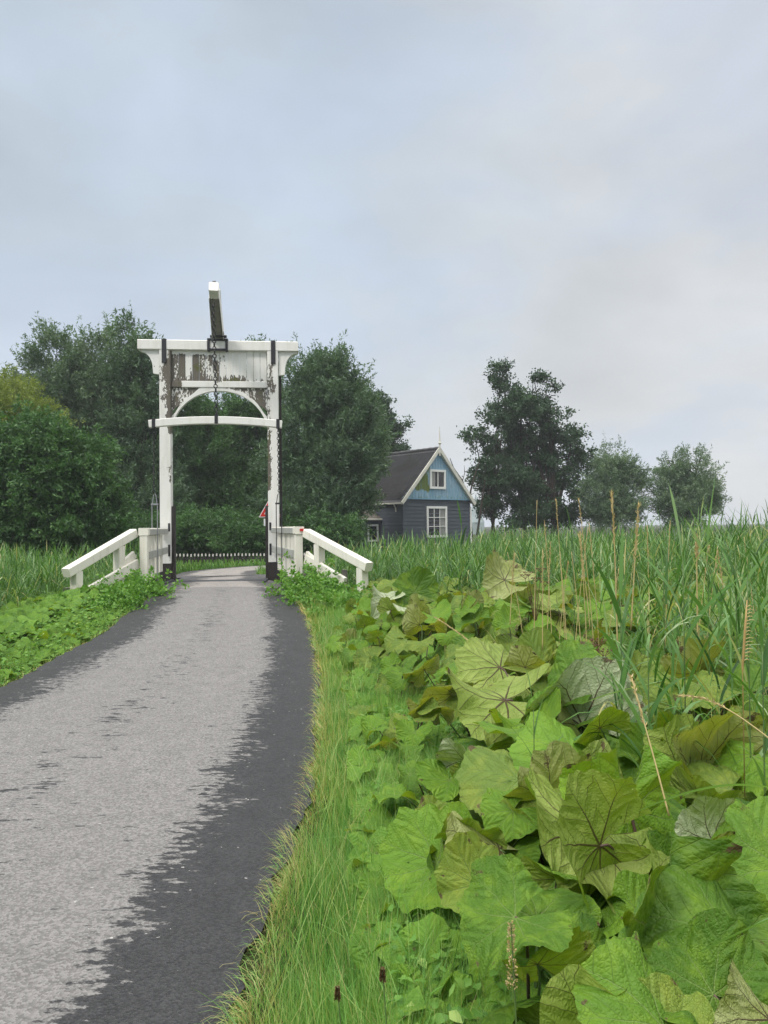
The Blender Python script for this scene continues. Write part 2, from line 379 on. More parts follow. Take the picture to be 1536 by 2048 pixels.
# butterbur leaf: UV is the flat leaf in leaf radii, veins run out from the stalk at (0,0)
def butterbur_mat(name, top=((0.045, 0.115, 0.012), (0.150, 0.295, 0.028)), back=((0.20, 0.28, 0.050), (0.29, 0.37, 0.09)), brown=0.0, trans=0.27):
    m, t, o = newmat(name); U = nd(t, 'ShaderNodeUVMap').outputs[0]
    sp = nd(t, 'ShaderNodeSeparateXYZ'); t.links.new(U, sp.inputs[0]); x, y = sp.outputs[0], sp.outputs[1]
    rnd = attr(t, 'rnd')
    comb = nd(t, 'ShaderNodeCombineXYZ'); t.links.new(x, comb.inputs[0]); t.links.new(y, comb.inputs[1]); t.links.new(mth(t, 'MULTIPLY', rnd, 37.0), comb.inputs[2])
    V3 = comb.outputs[0]
    wob = mth(t, 'MULTIPLY', mth(t, 'SUBTRACT', noise(t, V3, 3.0, 2), 0.5), 0.30)
    ang = mth(t, 'ADD', mth(t, 'ARCTAN2', x, y), mth(t, 'MULTIPLY', wob, 0.55)); r = mth(t, 'SQRT', mth(t, 'ADD', mth(t, 'MULTIPLY', x, x), mth(t, 'MULTIPLY', y, y)))
    SPN = 0.70
    k = mth(t, 'ROUND', mth(t, 'DIVIDE', ang, SPN)); da = mth(t, 'SUBTRACT', ang, mth(t, 'MULTIPLY', k, SPN))
    s_ = mth(t, 'MULTIPLY', r, mth(t, 'COSINE', da)); t_ = mth(t, 'MULTIPLY', r, mth(t, 'ABSOLUTE', mth(t, 'SINE', da)))
    wv = mth(t, 'MAXIMUM', mth(t, 'MULTIPLY', mth(t, 'SUBTRACT', 1.12, r), 0.019), 0.004)
    prim = mth(t, 'SUBTRACT', 1.0, mth(t, 'DIVIDE', t_, wv), clamp=True)
    prim = sstep(t, prim, 0.0, 0.45)
    q = mth(t, 'ADD', mth(t, 'SUBTRACT', s_, mth(t, 'MULTIPLY', t_, 1.15)), mth(t, 'MULTIPLY', wob, 0.35))
    sgn = mth(t, 'SIGN', da)
    q = mth(t, 'ADD', mth(t, 'MULTIPLY', q, 4.3), mth(t, 'ADD', mth(t, 'MULTIPLY', k, 0.37), mth(t, 'MULTIPLY', sgn, 0.24)))
    fr = mth(t, 'ABSOLUTE', mth(t, 'SUBTRACT', mth(t, 'FRACT', q), 0.5))
    sec = mth(t, 'MULTIPLY', sstep(t, fr, 0.035, 0.0), sstep(t, r, 0.18, 0.3))
    vo = nd(t, 'ShaderNodeTexVoronoi', feature='DISTANCE_TO_EDGE'); vo.inputs['Scale'].default_value = 20; t.links.new(V3, vo.inputs['Vector'])
    ter = sstep(t, vo.outputs['Distance'], 0.05, 0.0)
    vein = mth(t, 'MAXIMUM', prim, mth(t, 'MULTIPLY', sec, 0.8))
    geo = nd(t, 'ShaderNodeNewGeometry'); bf = geo.outputs['Backfacing']
    big = noise(t, V3, 2.3, 4, 0.6)
    ctop = mixc(t, rnd, top[0], top[1]); ctop = mixc(t, mth(t, 'MULTIPLY', sstep(t, big, 0.4, 0.75), 0.7), ctop, tuple(a_ * b_ for a_, b_ in zip(top[1], (1.35, 1.12, 1.0))))
    ctop = mixc(t, mth(t, 'MULTIPLY', vein, 0.6), ctop, (0.20, 0.30, 0.08)); ctop = mixc(t, mth(t, 'MULTIPLY', ter, 0.30), ctop, (0.14, 0.24, 0.06))
    cbk = mixc(t, sstep(t, big, 0.3, 0.7), back[0], back[1]); cbk = mixc(t, mth(t, 'MULTIPLY', ter, 0.22), cbk, (0.14, 0.17, 0.06))
    cbk = mixc(t, mth(t, 'MULTIPLY', vein, 0.85), cbk, (0.060, 0.022, 0.022))
    c = mixc(t, bf, ctop, cbk)
    nbm = noise(t, V3, 3.4, 5, 0.7)
    edge = mth(t, 'MULTIPLY', sstep(t, r, 0.5, 1.05), 0.20)
    br = sstep(t, mth(t, 'ADD', mth(t, 'ADD', nbm, edge), brown), 0.80, 0.86)
    c = mixc(t, mth(t, 'MULTIPLY', br, 0.85), c, mixc(t, big, (0.060, 0.035, 0.020), (0.16, 0.10, 0.055)))
    h = mth(t, 'ADD', mth(t, 'ADD', mth(t, 'MULTIPLY', prim, -1.0), mth(t, 'MULTIPLY', sec, -0.7)), mth(t, 'MULTIPLY', vo.outputs['Distance'], 0.55))
    h = mth(t, 'ADD', h, mth(t, 'MULTIPLY', noise(t, V3, 5, 2), 0.7))
    h = mth(t, 'ADD', h, mth(t, 'MULTIPLY', mth(t, 'MULTIPLY', sstep(t, fr, 0.0, 0.5), sstep(t, t_, 0.0, 0.14)), 0.55))
    b = pbsdf(t, o, c, 0.52, h, 0.6, 0.018, 0.22, link_out=False)
    tr = nd(t, 'ShaderNodeBsdfTranslucent')
    ct = mixc(t, mth(t, 'MULTIPLY', vein, 0.75), mixc(t, 1.0, ctop, (2.1, 1.65, 0.40), 'MULTIPLY'), (0.05, 0.03, 0.02)); ct = mixc(t, br, ct, (0.06, 0.03, 0.02)); t.links.new(ct, tr.inputs['Color'])
    mxs = nd(t, 'ShaderNodeMixShader'); mxs.inputs[0].default_value = trans
    t.links.new(b.outputs[0], mxs.inputs[1]); t.links.new(tr.outputs[0], mxs.inputs[2])
    # small holes eaten through
    hole = sstep(t, noise(t, V3, 5.5, 2, 0.5), 0.745, 0.75)
    hh = mth(t, 'MULTIPLY', hole, sstep(t, rnd, 0.45, 0.46))
    tp = nd(t, 'ShaderNodeBsdfTransparent'); m2 = nd(t, 'ShaderNodeMixShader'); t.links.new(hh, m2.inputs[0])
    t.links.new(mxs.outputs[0], m2.inputs[1]); t.links.new(tp.outputs[0], m2.inputs[2])
    t.links.new(m2.outputs[0], o.inputs['Surface']); return m
M_bur = butterbur_mat('butterbur_leaf')
M_burold = butterbur_mat('browning_butterbur_leaf', top=((0.090, 0.165, 0.026), (0.200, 0.290, 0.050)), back=((0.24, 0.28, 0.08), (0.36, 0.40, 0.17)), brown=0.05)
M_burpale = butterbur_mat('pale_backed_butterbur_leaf', back=((0.36, 0.43, 0.24), (0.46, 0.52, 0.34)), trans=0.2)
M_stalk = simple('purplish_stalk', (0.085, 0.050, 0.038), 0.5, 0.4, 12)
M_gstalk = simple('green_stalk', (0.10, 0.16, 0.05), 0.5, 0.3, 12)
# ------------------------------------------------------------------ land, roads, water
def interp(tab):
    a = np.array(tab, float); return lambda y: np.interp(y, a[:, 0], a[:, 1])
XR = interp([(-12, -.51), (2.5, -.51), (3.8, -.50), (4.5, -.478), (5.5, -.514), (7.1, -.617), (8.6, -.76), (10, -.93), (11.5, -1.14), (13.8, -1.60), (15.0, -1.90), (17.5, -2.65), (19, -2.75), (24, -3.7), (28, -5.0)])
XL = interp([(-12, -3.9), (8, -3.9), (11, -3.95), (13.8, -4.25), (15, -4.50), (17.5, -4.85), (19, -5.2), (24, -6.6), (28, -7.7)])
ZR = interp([(-12, 0), (7, 0.0), (8.5, .03), (10, .10), (11.5, .19), (13, .30), (14.3, .39), (15, .41), (19, .41), (20.5, .33), (22.5, .12), (25, -.08), (28, -.16), (60, -.25)])
P2 = np.array([(-3.9, 18.6), (-4.5, 21), (-5.25, 24), (-6.2, 27.5), (-6.6, 31), (-5.4, 34.2), (-2, 36.8), (4, 38.5), (14, 40)], float)

def dist_poly(x, y, pl):
    d = np.full(np.shape(x), 1e9)
    for (ax, ay), (bx, by) in zip(pl[:-1], pl[1:]):
        t = np.clip(((x - ax) * (bx - ax) + (y - ay) * (by - ay)) / ((bx - ax) ** 2 + (by - ay) ** 2), 0, 1)
        d = np.minimum(d, np.hypot(x - ax - t * (bx - ax), y - ay - t * (by - ay)))
    return d

def sm(x, a, b):
    t = np.clip((x - a) / (b - a), 0, 1); return t * t * (3 - 2 * t)

def land(x, y):
    """height of the ground"""
    x = np.asarray(x, float); y = np.asarray(y, float)
    z = -0.30 * sm(y, 13, 22) - 0.12 * sm(np.abs(x + 2), 5, 12) * sm(y, -2, 6)
    z = z + 0.05 * np.sin(x * 1.3 + y * .7) * np.sin(y * .9 - x * .4) * sm(np.abs(x), 0, 3)
    dr = np.maximum(np.maximum(x - XR(y), XL(y) - x), 0)           # outside the near road
    on1 = (y < 21)
    d2 = np.maximum(dist_poly(x, y, P2) - 1.35, 0)
    d = np.where(on1, np.minimum(dr, np.where(y > 18, d2, 1e9)), d2)
    k = 1 - sm(d, 0.15, 1.9)
    zr = ZR(y) - 0.035
    z = z * (1 - k) + zr * k
    ch = sm(y, 15.15, 15.7) * (1 - sm(y, 18.5, 19.0))                # the canal the bridge crosses
    return z * (1 - ch) + (-1.15) * ch

ax = np.unique(np.concatenate([-np.geomspace(12, 700, 26)[::-1], np.arange(-12, 14.01, 0.3), np.geomspace(14.5, 700, 26)]))
ay = np.unique(np.concatenate([[-60, -30, -18, -12], np.arange(-9, 42.01, 0.3), np.geomspace(43, 900, 28)]))
XX, YY = np.meshgrid(ax, ay)
ZZ = land(XX, YY)
nx, ny = len(ax), len(ay)
I = np.arange(nx * ny).reshape(ny, nx)
Q = np.stack([I[:-1, :-1], I[:-1, 1:], I[1:, 1:], I[1:, :-1]], -1).reshape(-1, 4)
tag(np_mesh('ground', np.stack([XX, YY, ZZ], -1).reshape(-1, 3), Q, M_ground, smooth=True), kind='structure')

def road_sheet(name, rows, mat, nu=12, jag=0.03):
    """rows of (left xy, right xy, z); ragged edges"""
    V, UV, W = [], [], []; s = 0.0; prev = None
    for (l, r_, z) in rows:
        l = np.array(l, float); r_ = np.array(r_, float); mid = (l + r_) / 2
        if prev is not None: s += np.linalg.norm(mid - prev)
        prev = mid; w_ = np.linalg.norm(r_ - l)
        d = (r_ - l) / w_
        jl, jr = (random.uniform(-jag, jag) + .02 * math.sin(s * 2.2)), (random.uniform(-jag, jag) + .02 * math.sin(s * 1.7 + 2))
        l2, r2 = l + d * jl, r_ + d * jr
        for i in range(nu + 1):
            f = i / nu; p = l2 * (1 - f) + r2 * f
            V.append((p[0], p[1], z + 0.03 * (1 - (2 * f - 1) ** 2) - 0.03)); UV.append(((1 - f) * w_, s)); W.append(w_)
    V = np.array(V); n = len(rows); I = np.arange(n * (nu + 1)).reshape(n, nu + 1)
    Q = np.stack([I[:-1, :-1], I[:-1, 1:], I[1:, 1:], I[1:, :-1]], -1).reshape(-1, 4)
    return tag(np_mesh(name, V, Q, mat, attrs={'wid': W}, uv=UV, smooth=True), kind='structure')
ys = np.arange(-10, 15.21, 0.12)
road_sheet('road', [((XL(y), y), (XR(y), y), float(ZR(y)) + 0.025) for y in ys], M_road)
rows = []
t_ = np.linspace(0, 1, 60); seg = np.cumsum([0] + [np.hypot(*(P2[i + 1] - P2[i])) for i in range(len(P2) - 1)]); seg /= seg[-1]
cx, cyy = np.interp(t_, seg, P2[:, 0]), np.interp(t_, seg, P2[:, 1])
for i in range(60):
    j, k = min(i + 1, 59), max(i - 1, 0); d = np.array([cx[j] - cx[k], cyy[j] - cyy[k]]); d /= np.hypot(*d); nrm = np.array([d[1], -d[0]])
    c_ = np.array([cx[i], cyy[i]]); hw = 1.05 + .45 * min(1, i / 8)
    rows.append((c_ - nrm * hw, c_ + nrm * hw, float(ZR(cyy[i])) + 0.03))
road_sheet('lane', rows, M_deck)
wv = np.array([(-60, 14.6, -.62), (60, 14.6, -.62), (60, 19.4, -.62), (-60, 19.4, -.62)])
tag(np_mesh('canal_water', wv, [(0, 1, 2, 3)], M_water), kind='structure')

# ------------------------------------------------------------------ blades and ribbons
def ribbons(base, az, L, W, bend, seg=3, lean=None, curl=1.6, tip=0.0, fold=0.0):
    """thin leaves: base (n,3), azimuth, length, width, bend (sideways reach as share of length)"""
    n = len(base); t = np.linspace(0, 1, seg + 1)[None, :]
    L = L[:, None]; b = bend[:, None]
    hx = L * b * t ** curl; hz = L * (t - 0.55 * b * b * t ** 3 - np.maximum(b - .75, 0) * 1.6 * t ** 3)
    ln = 0 if lean is None else lean[:, None] * L * t
    ca, sa = np.cos(az)[:, None], np.sin(az)[:, None]
    C = np.stack([base[:, 0, None] + ca * (hx + ln), base[:, 1, None] + sa * (hx + ln), base[:, 2, None] + hz], -1)
    tw = az + np.pi / 2 + rng.uniform(-.9, .9, n)
    wp = (1 - t ** 2.2) * (1 - tip) + tip
    wp = wp * (0.55 + 0.9 * np.minimum(t * 3, 1) * .5)
    S = np.stack([np.cos(tw)[:, None] * W[:, None] * wp / 2, np.sin(tw)[:, None] * W[:, None] * wp / 2, np.zeros((n, seg + 1))], -1)
    V = np.stack([C - S, C + S], 2).reshape(n, -1, 3)
    k = 2 * (seg + 1); i0 = (np.arange(n) * k)[:, None]
    s = np.arange(seg)[None, :] * 2
    Q = np.stack([i0 + s, i0 + s + 1, i0 + s + 3, i0 + s + 2], -1).reshape(-1, 4)
    return V.reshape(-1, 3), Q, k

def blades(name, x, y, L, W, bend, rnd, mat, seg=3, kind='stuff', label=None, cat=None, az=None, lean=None, z0=-0.02, parent=None, curl=1.6):
    base = np.stack([x, y, land(x, y) + z0], -1)
    if az is None: az = rng.uniform(0, 2 * np.pi, len(x))
    V, Q, k = ribbons(base, az, L, W, bend, seg, lean, curl)
    o = np_mesh(name, V, Q, mat, parent, attrs={'rnd': np.repeat(rnd, k)})
    return tag(o, label, cat, None, kind)

def U(a, b, n): return rng.uniform(a, b, n)
def clumpy(x, y, s=1.0):
    return .5 + .25 * np.sin(x * 5.1 * s + 1.3 * np.sin(y * 3.3 * s)) + .25 * np.sin(y * 4.3 * s + 1.7 * np.sin(x * 2.9 * s))

# verge between road and butterbur
VG = interp([(-1, .95), (2.5, .72), (5, .62), (8, .62), (11, .70), (14, 1.0), (15, 1.2)])
n = 150000
y = 1.2 + 13.7 * U(0, 1, n) ** 1.9
f = U(0, 1, n) ** 1.05; x = XR(y) + f * (VG(y) + .25) + .02
hgt = (.045 + .12 * sm(f, 0, .5)) * (U(.5, 1.6, n)) * (1 + .5 * clumpy(x, y))
rn = np.clip(.30 + .40 * clumpy(x, y, 1.4) * U(.3, 1.3, n) + U(-.30, .28, n), 0, .90)
st = U(0, 1, n) < (.055 + .42 * (1 - sm(f, 0, .16))); rn = np.where(st, U(.84, 1, n), rn)
blades('verge_grass', x, y, hgt, U(.0018, .0038, n) * np.maximum(1, y / 4.5), U(.05, .6, n), rn, M_grass, 3, label='mown green grass verge between the asphalt and the butterbur', cat='grass')
# wispy seed stems above the verge
n = 2600
y = 1.5 + 12.5 * U(0, 1, n) ** 1.6; x = XR(y) + U(.12, 1, n) * VG(y)
blades('seeding_grass', x, y, U(.22, .42, n), U(.002, .0035, n) * np.maximum(1, y / 5), U(.1, .6, n), U(.7, .93, n), M_grass, 5, label='taller seeding grass stems scattered over the verge', cat='grass')
# straw fringe creeping over the road edge
n = 9000
y = 1.2 + 13.3 * U(0, 1, n) ** 1.5; x = XR(y) + U(-.01, .07, n)
cl = (clumpy(x * 0 + 2, y, 1.2) > .38) | (U(0, 1, n) < .3); x, y = x[cl], y[cl]; n = len(x)
blades('edge_grass', x, y, U(.05, .17, n), U(.002, .0042, n) * np.maximum(1, y / 5), U(.6, 1.25, n), np.where(U(0, 1, n) < .6, U(.86, 1, n), U(.3, .8, n)), M_grass, 4, az=np.pi + U(-1.1, 1.1, n), label='straw coloured grass creeping over the asphalt edge beside the verge', cat='grass')
# left verge
n = 26000
y = 5.0 + 9.5 * U(0, 1, n) ** 1.2; f = U(0, 1, n); x = XL(y) - .02 - f * 1.1
st = U(0, 1, n) < (.03 + .5 * (1 - sm(f, 0, .13)))
blades('bank_grass', x, y, (.06 + .16 * sm(f, 0, .5)) * U(.6, 1.4, n), U(.004, .009, n), U(.1, .9, n), np.where(st, U(.86, 1, n), U(.1, .8, n)), M_grass, 3, label='grass along the far edge of the asphalt below the low leafy bank', cat='grass')
# meadows: both sides and beyond the bridge
def meadow(n, x0, x1, y0, y1, h0, h1, w0, w1, mat, name, label, keep, pw=1.5, seg=3, r0=0, r1=.95):
    y = y0 + (y1 - y0) * U(0, 1, n) ** pw; x = U(x0, x1, n) if np.isscalar(x0) else x0 + U(0, 1, n)
    k = keep(x, y); x, y = x[k], y[k]; m_ = len(x)
    blades(name, x, y, U(h0, h1, m_) * (.7 + .6 * clumpy(x, y, .35)), U(w0, w1, m_) * np.maximum(1, y / 12), U(.15, .95, m_), np.clip(U(r0, r1, m_) * .6 + .5 * clumpy(x, y, .5) - .05, 0, 1), mat, seg, label=label, cat='grass')
offroad = lambda x, y: ((dist_poly(x, y, P2) > 1.55) | (y < 18.6)) & ~((x > XL(y) - .3) & (x < XR(y) + .3) & (y < 20)) & ~((y > 15.3) & (y < 18.7))
meadow(80000, -14, -4.5, 6, 15.3, .25, .6, .006, .014, M_meadow, 'bank_meadow_grass', 'tall rough grass on the canal bank behind the low leafy bank', lambda x, y: offroad(x, y) & (x < XL(y) - .9), 1.0)
meadow(90000, -24, 12, 18.6, 44, .15, .55, .010, .022, M_meadow, 'far_meadow_grass', 'rough grass beyond the canal around the lane', offroad, 1.2)
# ------------------------------------------------------------------ the drawbridge
BR = empty('drawbridge', (-3.715, 17.5, 0.41), R(6.0))
BR.scale = (1, 1, 1)
tag(BR, 'white wooden drawbridge with peeling paint over the narrow lane', 'drawbridge')
bpy.context.view_layer.update()
BI = (Matrix.Translation((-3.715, 17.5, 0.41)) @ Matrix.Rotation(R(6.0), 4, 'Z') @ Matrix.Diagonal((1, 1, 1, 1))).inverted()
def LB(px, py, Y):
    return BI @ P(px, py, Y)
def nz(*p): return math.sin(p[0] * 7.3 + p[2] * 2.1) * .5 + math.sin(p[2] * 5.7 - p[0] * 3.1) * .5

PT = 5.21
for s in (-1, 1):
    def pk(x, y, z, s=s):
        inner = (x * s < 1.2)
        v = -.35
        if s < 0:
            if z > 3.2 and inner: v = .42 if z > 3.4 else .22
            if 3.9 < z < 4.9: v = max(v, .40 if inner else .08)
            if 2.2 < z < 3.0 and inner: v = .12
        else:
            if 3.3 < z < 4.9 and inner: v = .30
            if z > 4.2 and not inner: v = -.10
            if 2.0 < z < 3.2 and inner: v = .34
        if z < 1.7 and inner: v = max(v, .05)
        return v
    b = MB(); b.box(s * 1.075, s * 1.325, -.13, .13, .40, PT, .012, 26, pk)
    post = b.build('portal_post', M_white, BR)
    b = MB(); b.box(s * 1.08 - .01 * s, s * 1.33, -.12, .12, -.35, .398, .01, 2)
    b.box(s * 1.01, s * 1.071, -.10, .12, -.1, 1.68, .01, 3); b.build('tarred_foot', M_blackwood, BR)
    b = MB(); b.box(s * 1.337, s * (1.39 if s > 0 else 1.36), .02, .14, -.1, 5.0, .008, 4); b.build('rear_strip', M_blackwood, BR)
    for za, zb in ((1.12, 1.30), (.56, .82)):
        b = MB(); b.box(s * 1.10, s * 1.145, -.142, -.131, za, zb, .004); b.build('hinge_plate', M_black, post)
    b = MB(); b.box(s * 1.165, s * 1.265, -.160, .14, 4.91, 5.445, .006); b.build('strap', M_black, post)
    # curved corbel under the beam end
    o0 = s * 1.337; poly = [(o0, 5.205), (o0 + s * .41, 5.205)]
    for i in range(9):
        a = i / 8 * math.pi / 2; poly.append((o0 + s * (.41 - .27 * math.sin(a)), 5.17 - .38 * (1 - math.cos(a)) - .0))
    poly += [(o0 + s * .13, 4.68), (o0, 4.66)]
    b = MB(); b.prism(poly if s < 0 else poly[::-1], -.07, .07, -.08); b.build('corbel', M_white, BR)
# crossbeam
b = MB(); b.bar([(-1.80, 0, 5.32), (1.78, 0, 5.32)], .28, .225, .014, seg=24, peel=lambda x, y, z: -.22 + (.20 if abs(x) > 1.5 else 0) + .08 * nz(x, y, z))
cb_ = b.build('crossbeam', M_white, BR)
b = MB(); x0, x1, y0, y1, z0, z1 = -.26, .20, -.175, .175, 5.19, 5.47
b.box(x0, x0 + .055, y0, y1, z0, z1, .004); b.box(x1 - .055, x1, y0, y1, z0, z1, .004)
b.box(x0 + .056, x1 - .056, y0, -.142, z0, z0 + .05, .004); b.box(x0 + .056, x1 - .056, y0, y1, z1 - .05, z1 + .002, .004)
b.build('pivot_yoke', M_black, BR)
# planks between the posts
npl = 14; wpl = 2.13 / npl
b = MB()
for i in range(npl):
    xa = -1.065 + i * wpl
    def pp(x, y, z, i=i):
        if i < 6: v = .25 + .14 * math.sin(i * 2.4) - (.32 if z > 5.13 else 0)
        elif i == 6: v = .30 if z < 5.0 else 0
        elif i == 7: v = .20 if 4.8 < z < 5.15 else -.1
        else: v = -.3
        if z < 4.70: v = max(v, .36 - (4.52 - z) * -1.3 - (.05 * (i - 7) if i > 7 else 0) * .6)
        return v
    b.box(xa + .003, xa + wpl - .003, -.045 + .004 * (i % 2), -.012, 4.52, 5.206, .005, 14, pp)
b.build('plank_panel', M_white, BR)
b = MB(); b.bar([(-1.07, -.02, 4.445), (1.07, -.02, 4.445)], .12, .145, .01, seg=20, peel=lambda x, y, z: .40 if x < -.78 else (.22 if z > 4.44 and -.15 < x < .2 else -.25))
b.build('tie_rail', M_white, BR)
# arched brace and spandrels
def arc(x, rz=.60, rx=1.10, z0=3.78): return z0 + rz * math.sqrt(max(0, 1 - (x / rx) ** 2))
poly = []
N_ = 30; V = []; Fq = []
b = MB()
xs = [-1.06 + 2.12 * i / N_ for i in range(N_ + 1)]
def arcin(x): return 3.50 + .80 * (max(0, 1 - (abs(x) / 1.04) ** 2.05)) ** .60
def arcout(x): return min(4.372, 3.72 + .98 * (1 - (abs(x) / 1.06) ** 1.25))
for i in range(N_):
    xa, xb = xs[i], xs[i + 1]
    ia, ib, oa, ob = arcin(xa), arcin(xb), max(arcout(xa), arcin(xa) + .09), max(arcout(xb), arcin(xb) + .09)
    oa, ob = min(oa, 4.372), min(ob, 4.372)
    b.add([(xa, -.06, ia), (xb, -.06, ib), (xb, -.06, ob), (xa, -.06, oa), (xa, .06, ia), (xb, .06, ib), (xb, .06, ob), (xa, .06, oa)],
          [(0, 1, 2, 3), (5, 4, 7, 6), (1, 0, 4, 5), (3, 2, 6, 7)], lambda x, y, z: (.22 if .1 < x < .75 and z > arcin(x) + .06 else -.22))
b.build('arched_brace', M_white, BR)
for s in (-1, 1):
    b = MB()
    for k in range(3):
        # diagonal boards filling the corner
        o_ = .17 * k
        p = [(s * 1.065, 3.86 + o_ * 1.55), (s * 1.065, 3.86 + (o_ + .165) * 1.55), (s * (.33 + o_ * 1.0 + .165), 4.368), (s * (.33 + o_), 4.368)]
        if k == 2: p = [(s * 1.065, 3.86 + o_ * 1.55), (s * 1.065, 4.368), (s * (.33 + o_), 4.368)]
        b.prism(p if s < 0 else p[::-1], -.035 + .006 * k, .0, .30)
    b.build('spandrel_boards', M_white, BR)
# balance beam, rising towards the near side
tip = Vector((.06, -1.63, 6.16)); piv = Vector((-.03, .0, 5.52)); tail = piv + (piv - tip) * .45
b = MB(); b.bar([tail, piv, tip + (piv - tip) * .12], .23, .25, .018, seg=1, taper=(1.12, .84), peel=-.3)
bb = b.build('balance_beam', M_bareunder, BR)
dv = (tip - piv).normalized(); upn = dv.cross(Vector((1, 0, 0))).normalized(); upn = upn if upn.z > 0 else -upn
b = MB()
for sd_ in (-1, 1):
    off = Vector((sd_ * .121, 0, 0)); b.bar([tail + off * 1.12, piv + off * 1.05, tip + (piv - tip) * .1 + off * .86], .012, .262, .002, up=upn, peel=-.25)
b.bar([tail + upn * .137, tip + (piv - tip) * .1 + upn * .115], .24, .012, .002, up=upn, peel=-.2)
b.build('side_board', M_white, bb)
b = MB(); b.bar([tip + (piv - tip) * .12, tip - (piv - tip) * .035], .20, .215, .02, up=upn, peel=-.3); b.build('end_cap', M_white, bb)
b = MB(); top = tip + upn * .11 + (piv - tip) * .02
b.tube([top, top + Vector((0, 0, .05))], [.05, .045], 8); b.tube([top + Vector((-.035, 0, .055)), top + Vector((.035, 0, .06))], .026, 6)
b.build('lifting_eye', M_black, bb)
b = MB(); b.box(-.05, .12, -.30, -.17, 5.48, 5.60, .006); b.tube([(-.2, -.1, 5.53), (.17, -.1, 5.53)], .035, 8); b.build('pivot_bearing', M_black, BR)
# spreader bar
SY = -1.63; SX = .10
sp_ = [(SX - 1.36 + 2.70 * i / 16, SY, 3.325 + .085 * (1 - ((-1.36 + 2.70 * i / 16) / 1.36) ** 2)) for i in range(17)]
b = MB(); b.bar(sp_, .13, .155, .01, peel=-.35); spr = b.build('spreader_bar', M_white, BR)
for xx, zz in ((-1.26, 3.34), (0.0, 3.43), (1.26, 3.34)):
    xx += SX; b = MB(); b.box(xx - .035, xx + .035, SY - .075, SY + .075, zz - .095, zz + .095, .004)
    b.build('strap', M_black, spr)
def chain(name, p0, p1, ll=.085, r=.0095, wl=.030, parent=BR):
    p0, p1 = Vector(p0), Vector(p1); L = (p1 - p0).length; n = int(L / (ll * .76)); d = (p1 - p0).normalized()
    a = d.cross(Vector((.3, 1, 0))).normalized(); c = a.cross(d).normalized(); b = MB()
    for i in range(n):
        ce = p0 + d * (L * (i + .5) / n); sx = (a * .8 + c * .6) if i % 2 else (a * -.6 + c * .8)
        pts = []
        for j in range(12):
            t = 2 * math.pi * j / 12; ex = math.cos(t); ey = math.sin(t)
            pts.append(ce + sx * (wl * ex) + d * ((ll / 2 - .012) * ey + 0))
        b.tube(pts, r, 5, closed=True)
    return b.build(name, M_black, parent, True)
ct = tip + (piv - tip) * .22 - upn * .10
chain('main_chain', (ct.x, SY, ct.z - .12), (SX, SY, 3.53), .10, .012, .036)
b = MB(); b.tube([(ct.x, SY, ct.z + .02), (ct.x - .03, SY, ct.z - .06), (ct.x - .03, SY, ct.z - .16), (ct.x + .03, SY, ct.z - .16), (ct.x + .03, SY, ct.z - .06)], .011, 6); b.build('shackle', M_black, BR)
for s in (-1, 1):
    xx = s * 1.26 + SX
    c_ = chain('lifting_chain', (xx, SY, 3.25), (xx + .012 * s, SY, 1.92), .078, .0085, .026)
    b = MB()
    b.tube([(xx + .05, SY, 1.70), (xx + .03, SY, 1.86), (xx + .01, SY, 1.92), (xx - .02, SY, 1.86), (xx - .04, SY, 1.70)], .010, 6)
    b.box(xx - .07, xx + .08, SY - .02, SY + .02, 1.665, 1.70, .003)
    b.tube([(xx - .05, SY, 1.67), (xx - .05, SY - .0, .05)], .011, 6); b.tube([(xx + .06, SY, 1.67), (xx + .06, SY, .05)], .011, 6)
    b.build('lifting_rod', M_galv if s < 0 else M_black, BR)
# deck
dk = [(-1.17, -2.72), (1.74, -2.72), (1.07, -.1), (1.07, 1.62), (-1.07, 1.62), (-1.07, -.1)]
V = [(x, y, .006) for x, y in dk] + [(x, y, -.22) for x, y in dk]
rows = [(-2.72, -1.17, 1.74), (-2.0, -1.14, 1.55), (-1.2, -1.11, 1.36), (-.1, -1.0, 1.0), (.6, -1.0, 1.0), (1.62, -1.0, 1.0)]
V, Q, uv, wd = [], [], [], []
for (yy, xa, xb) in rows:
    for k in range(9):
        xx = xa + (xb - xa) * k / 8; V.append((xx, yy, .012)); uv.append((xb - xx, yy)); wd.append(xb - xa)
for i in range(len(rows) - 1):
    for k in range(8): Q.append((i * 9 + k, i * 9 + k + 1, (i + 1) * 9 + k + 1, (i + 1) * 9 + k))
dko = np_mesh('deck', V, Q, M_deck, BR, attrs={'wid': wd}, uv=uv)
b = MB(); b.prism([(-1.0, -.20), (1.0, -.20), (1.0, .006), (-1.0, .006)], -2.70, 1.60); b.build('deck_girders', M_blackwood, BR)
b = MB(); b.box(-.99, .99, -.55, -.12, .004, .0175, .003); b.box(-1.07, -1.0, -2.6, -.25, -.2, .05, .005); b.box(1.0, 1.07, -1.2, -.25, -.2, .05, .005); b.build('joint_plate', simple('dark_joint', (.045, .045, .05), .5, .3, 20), BR)
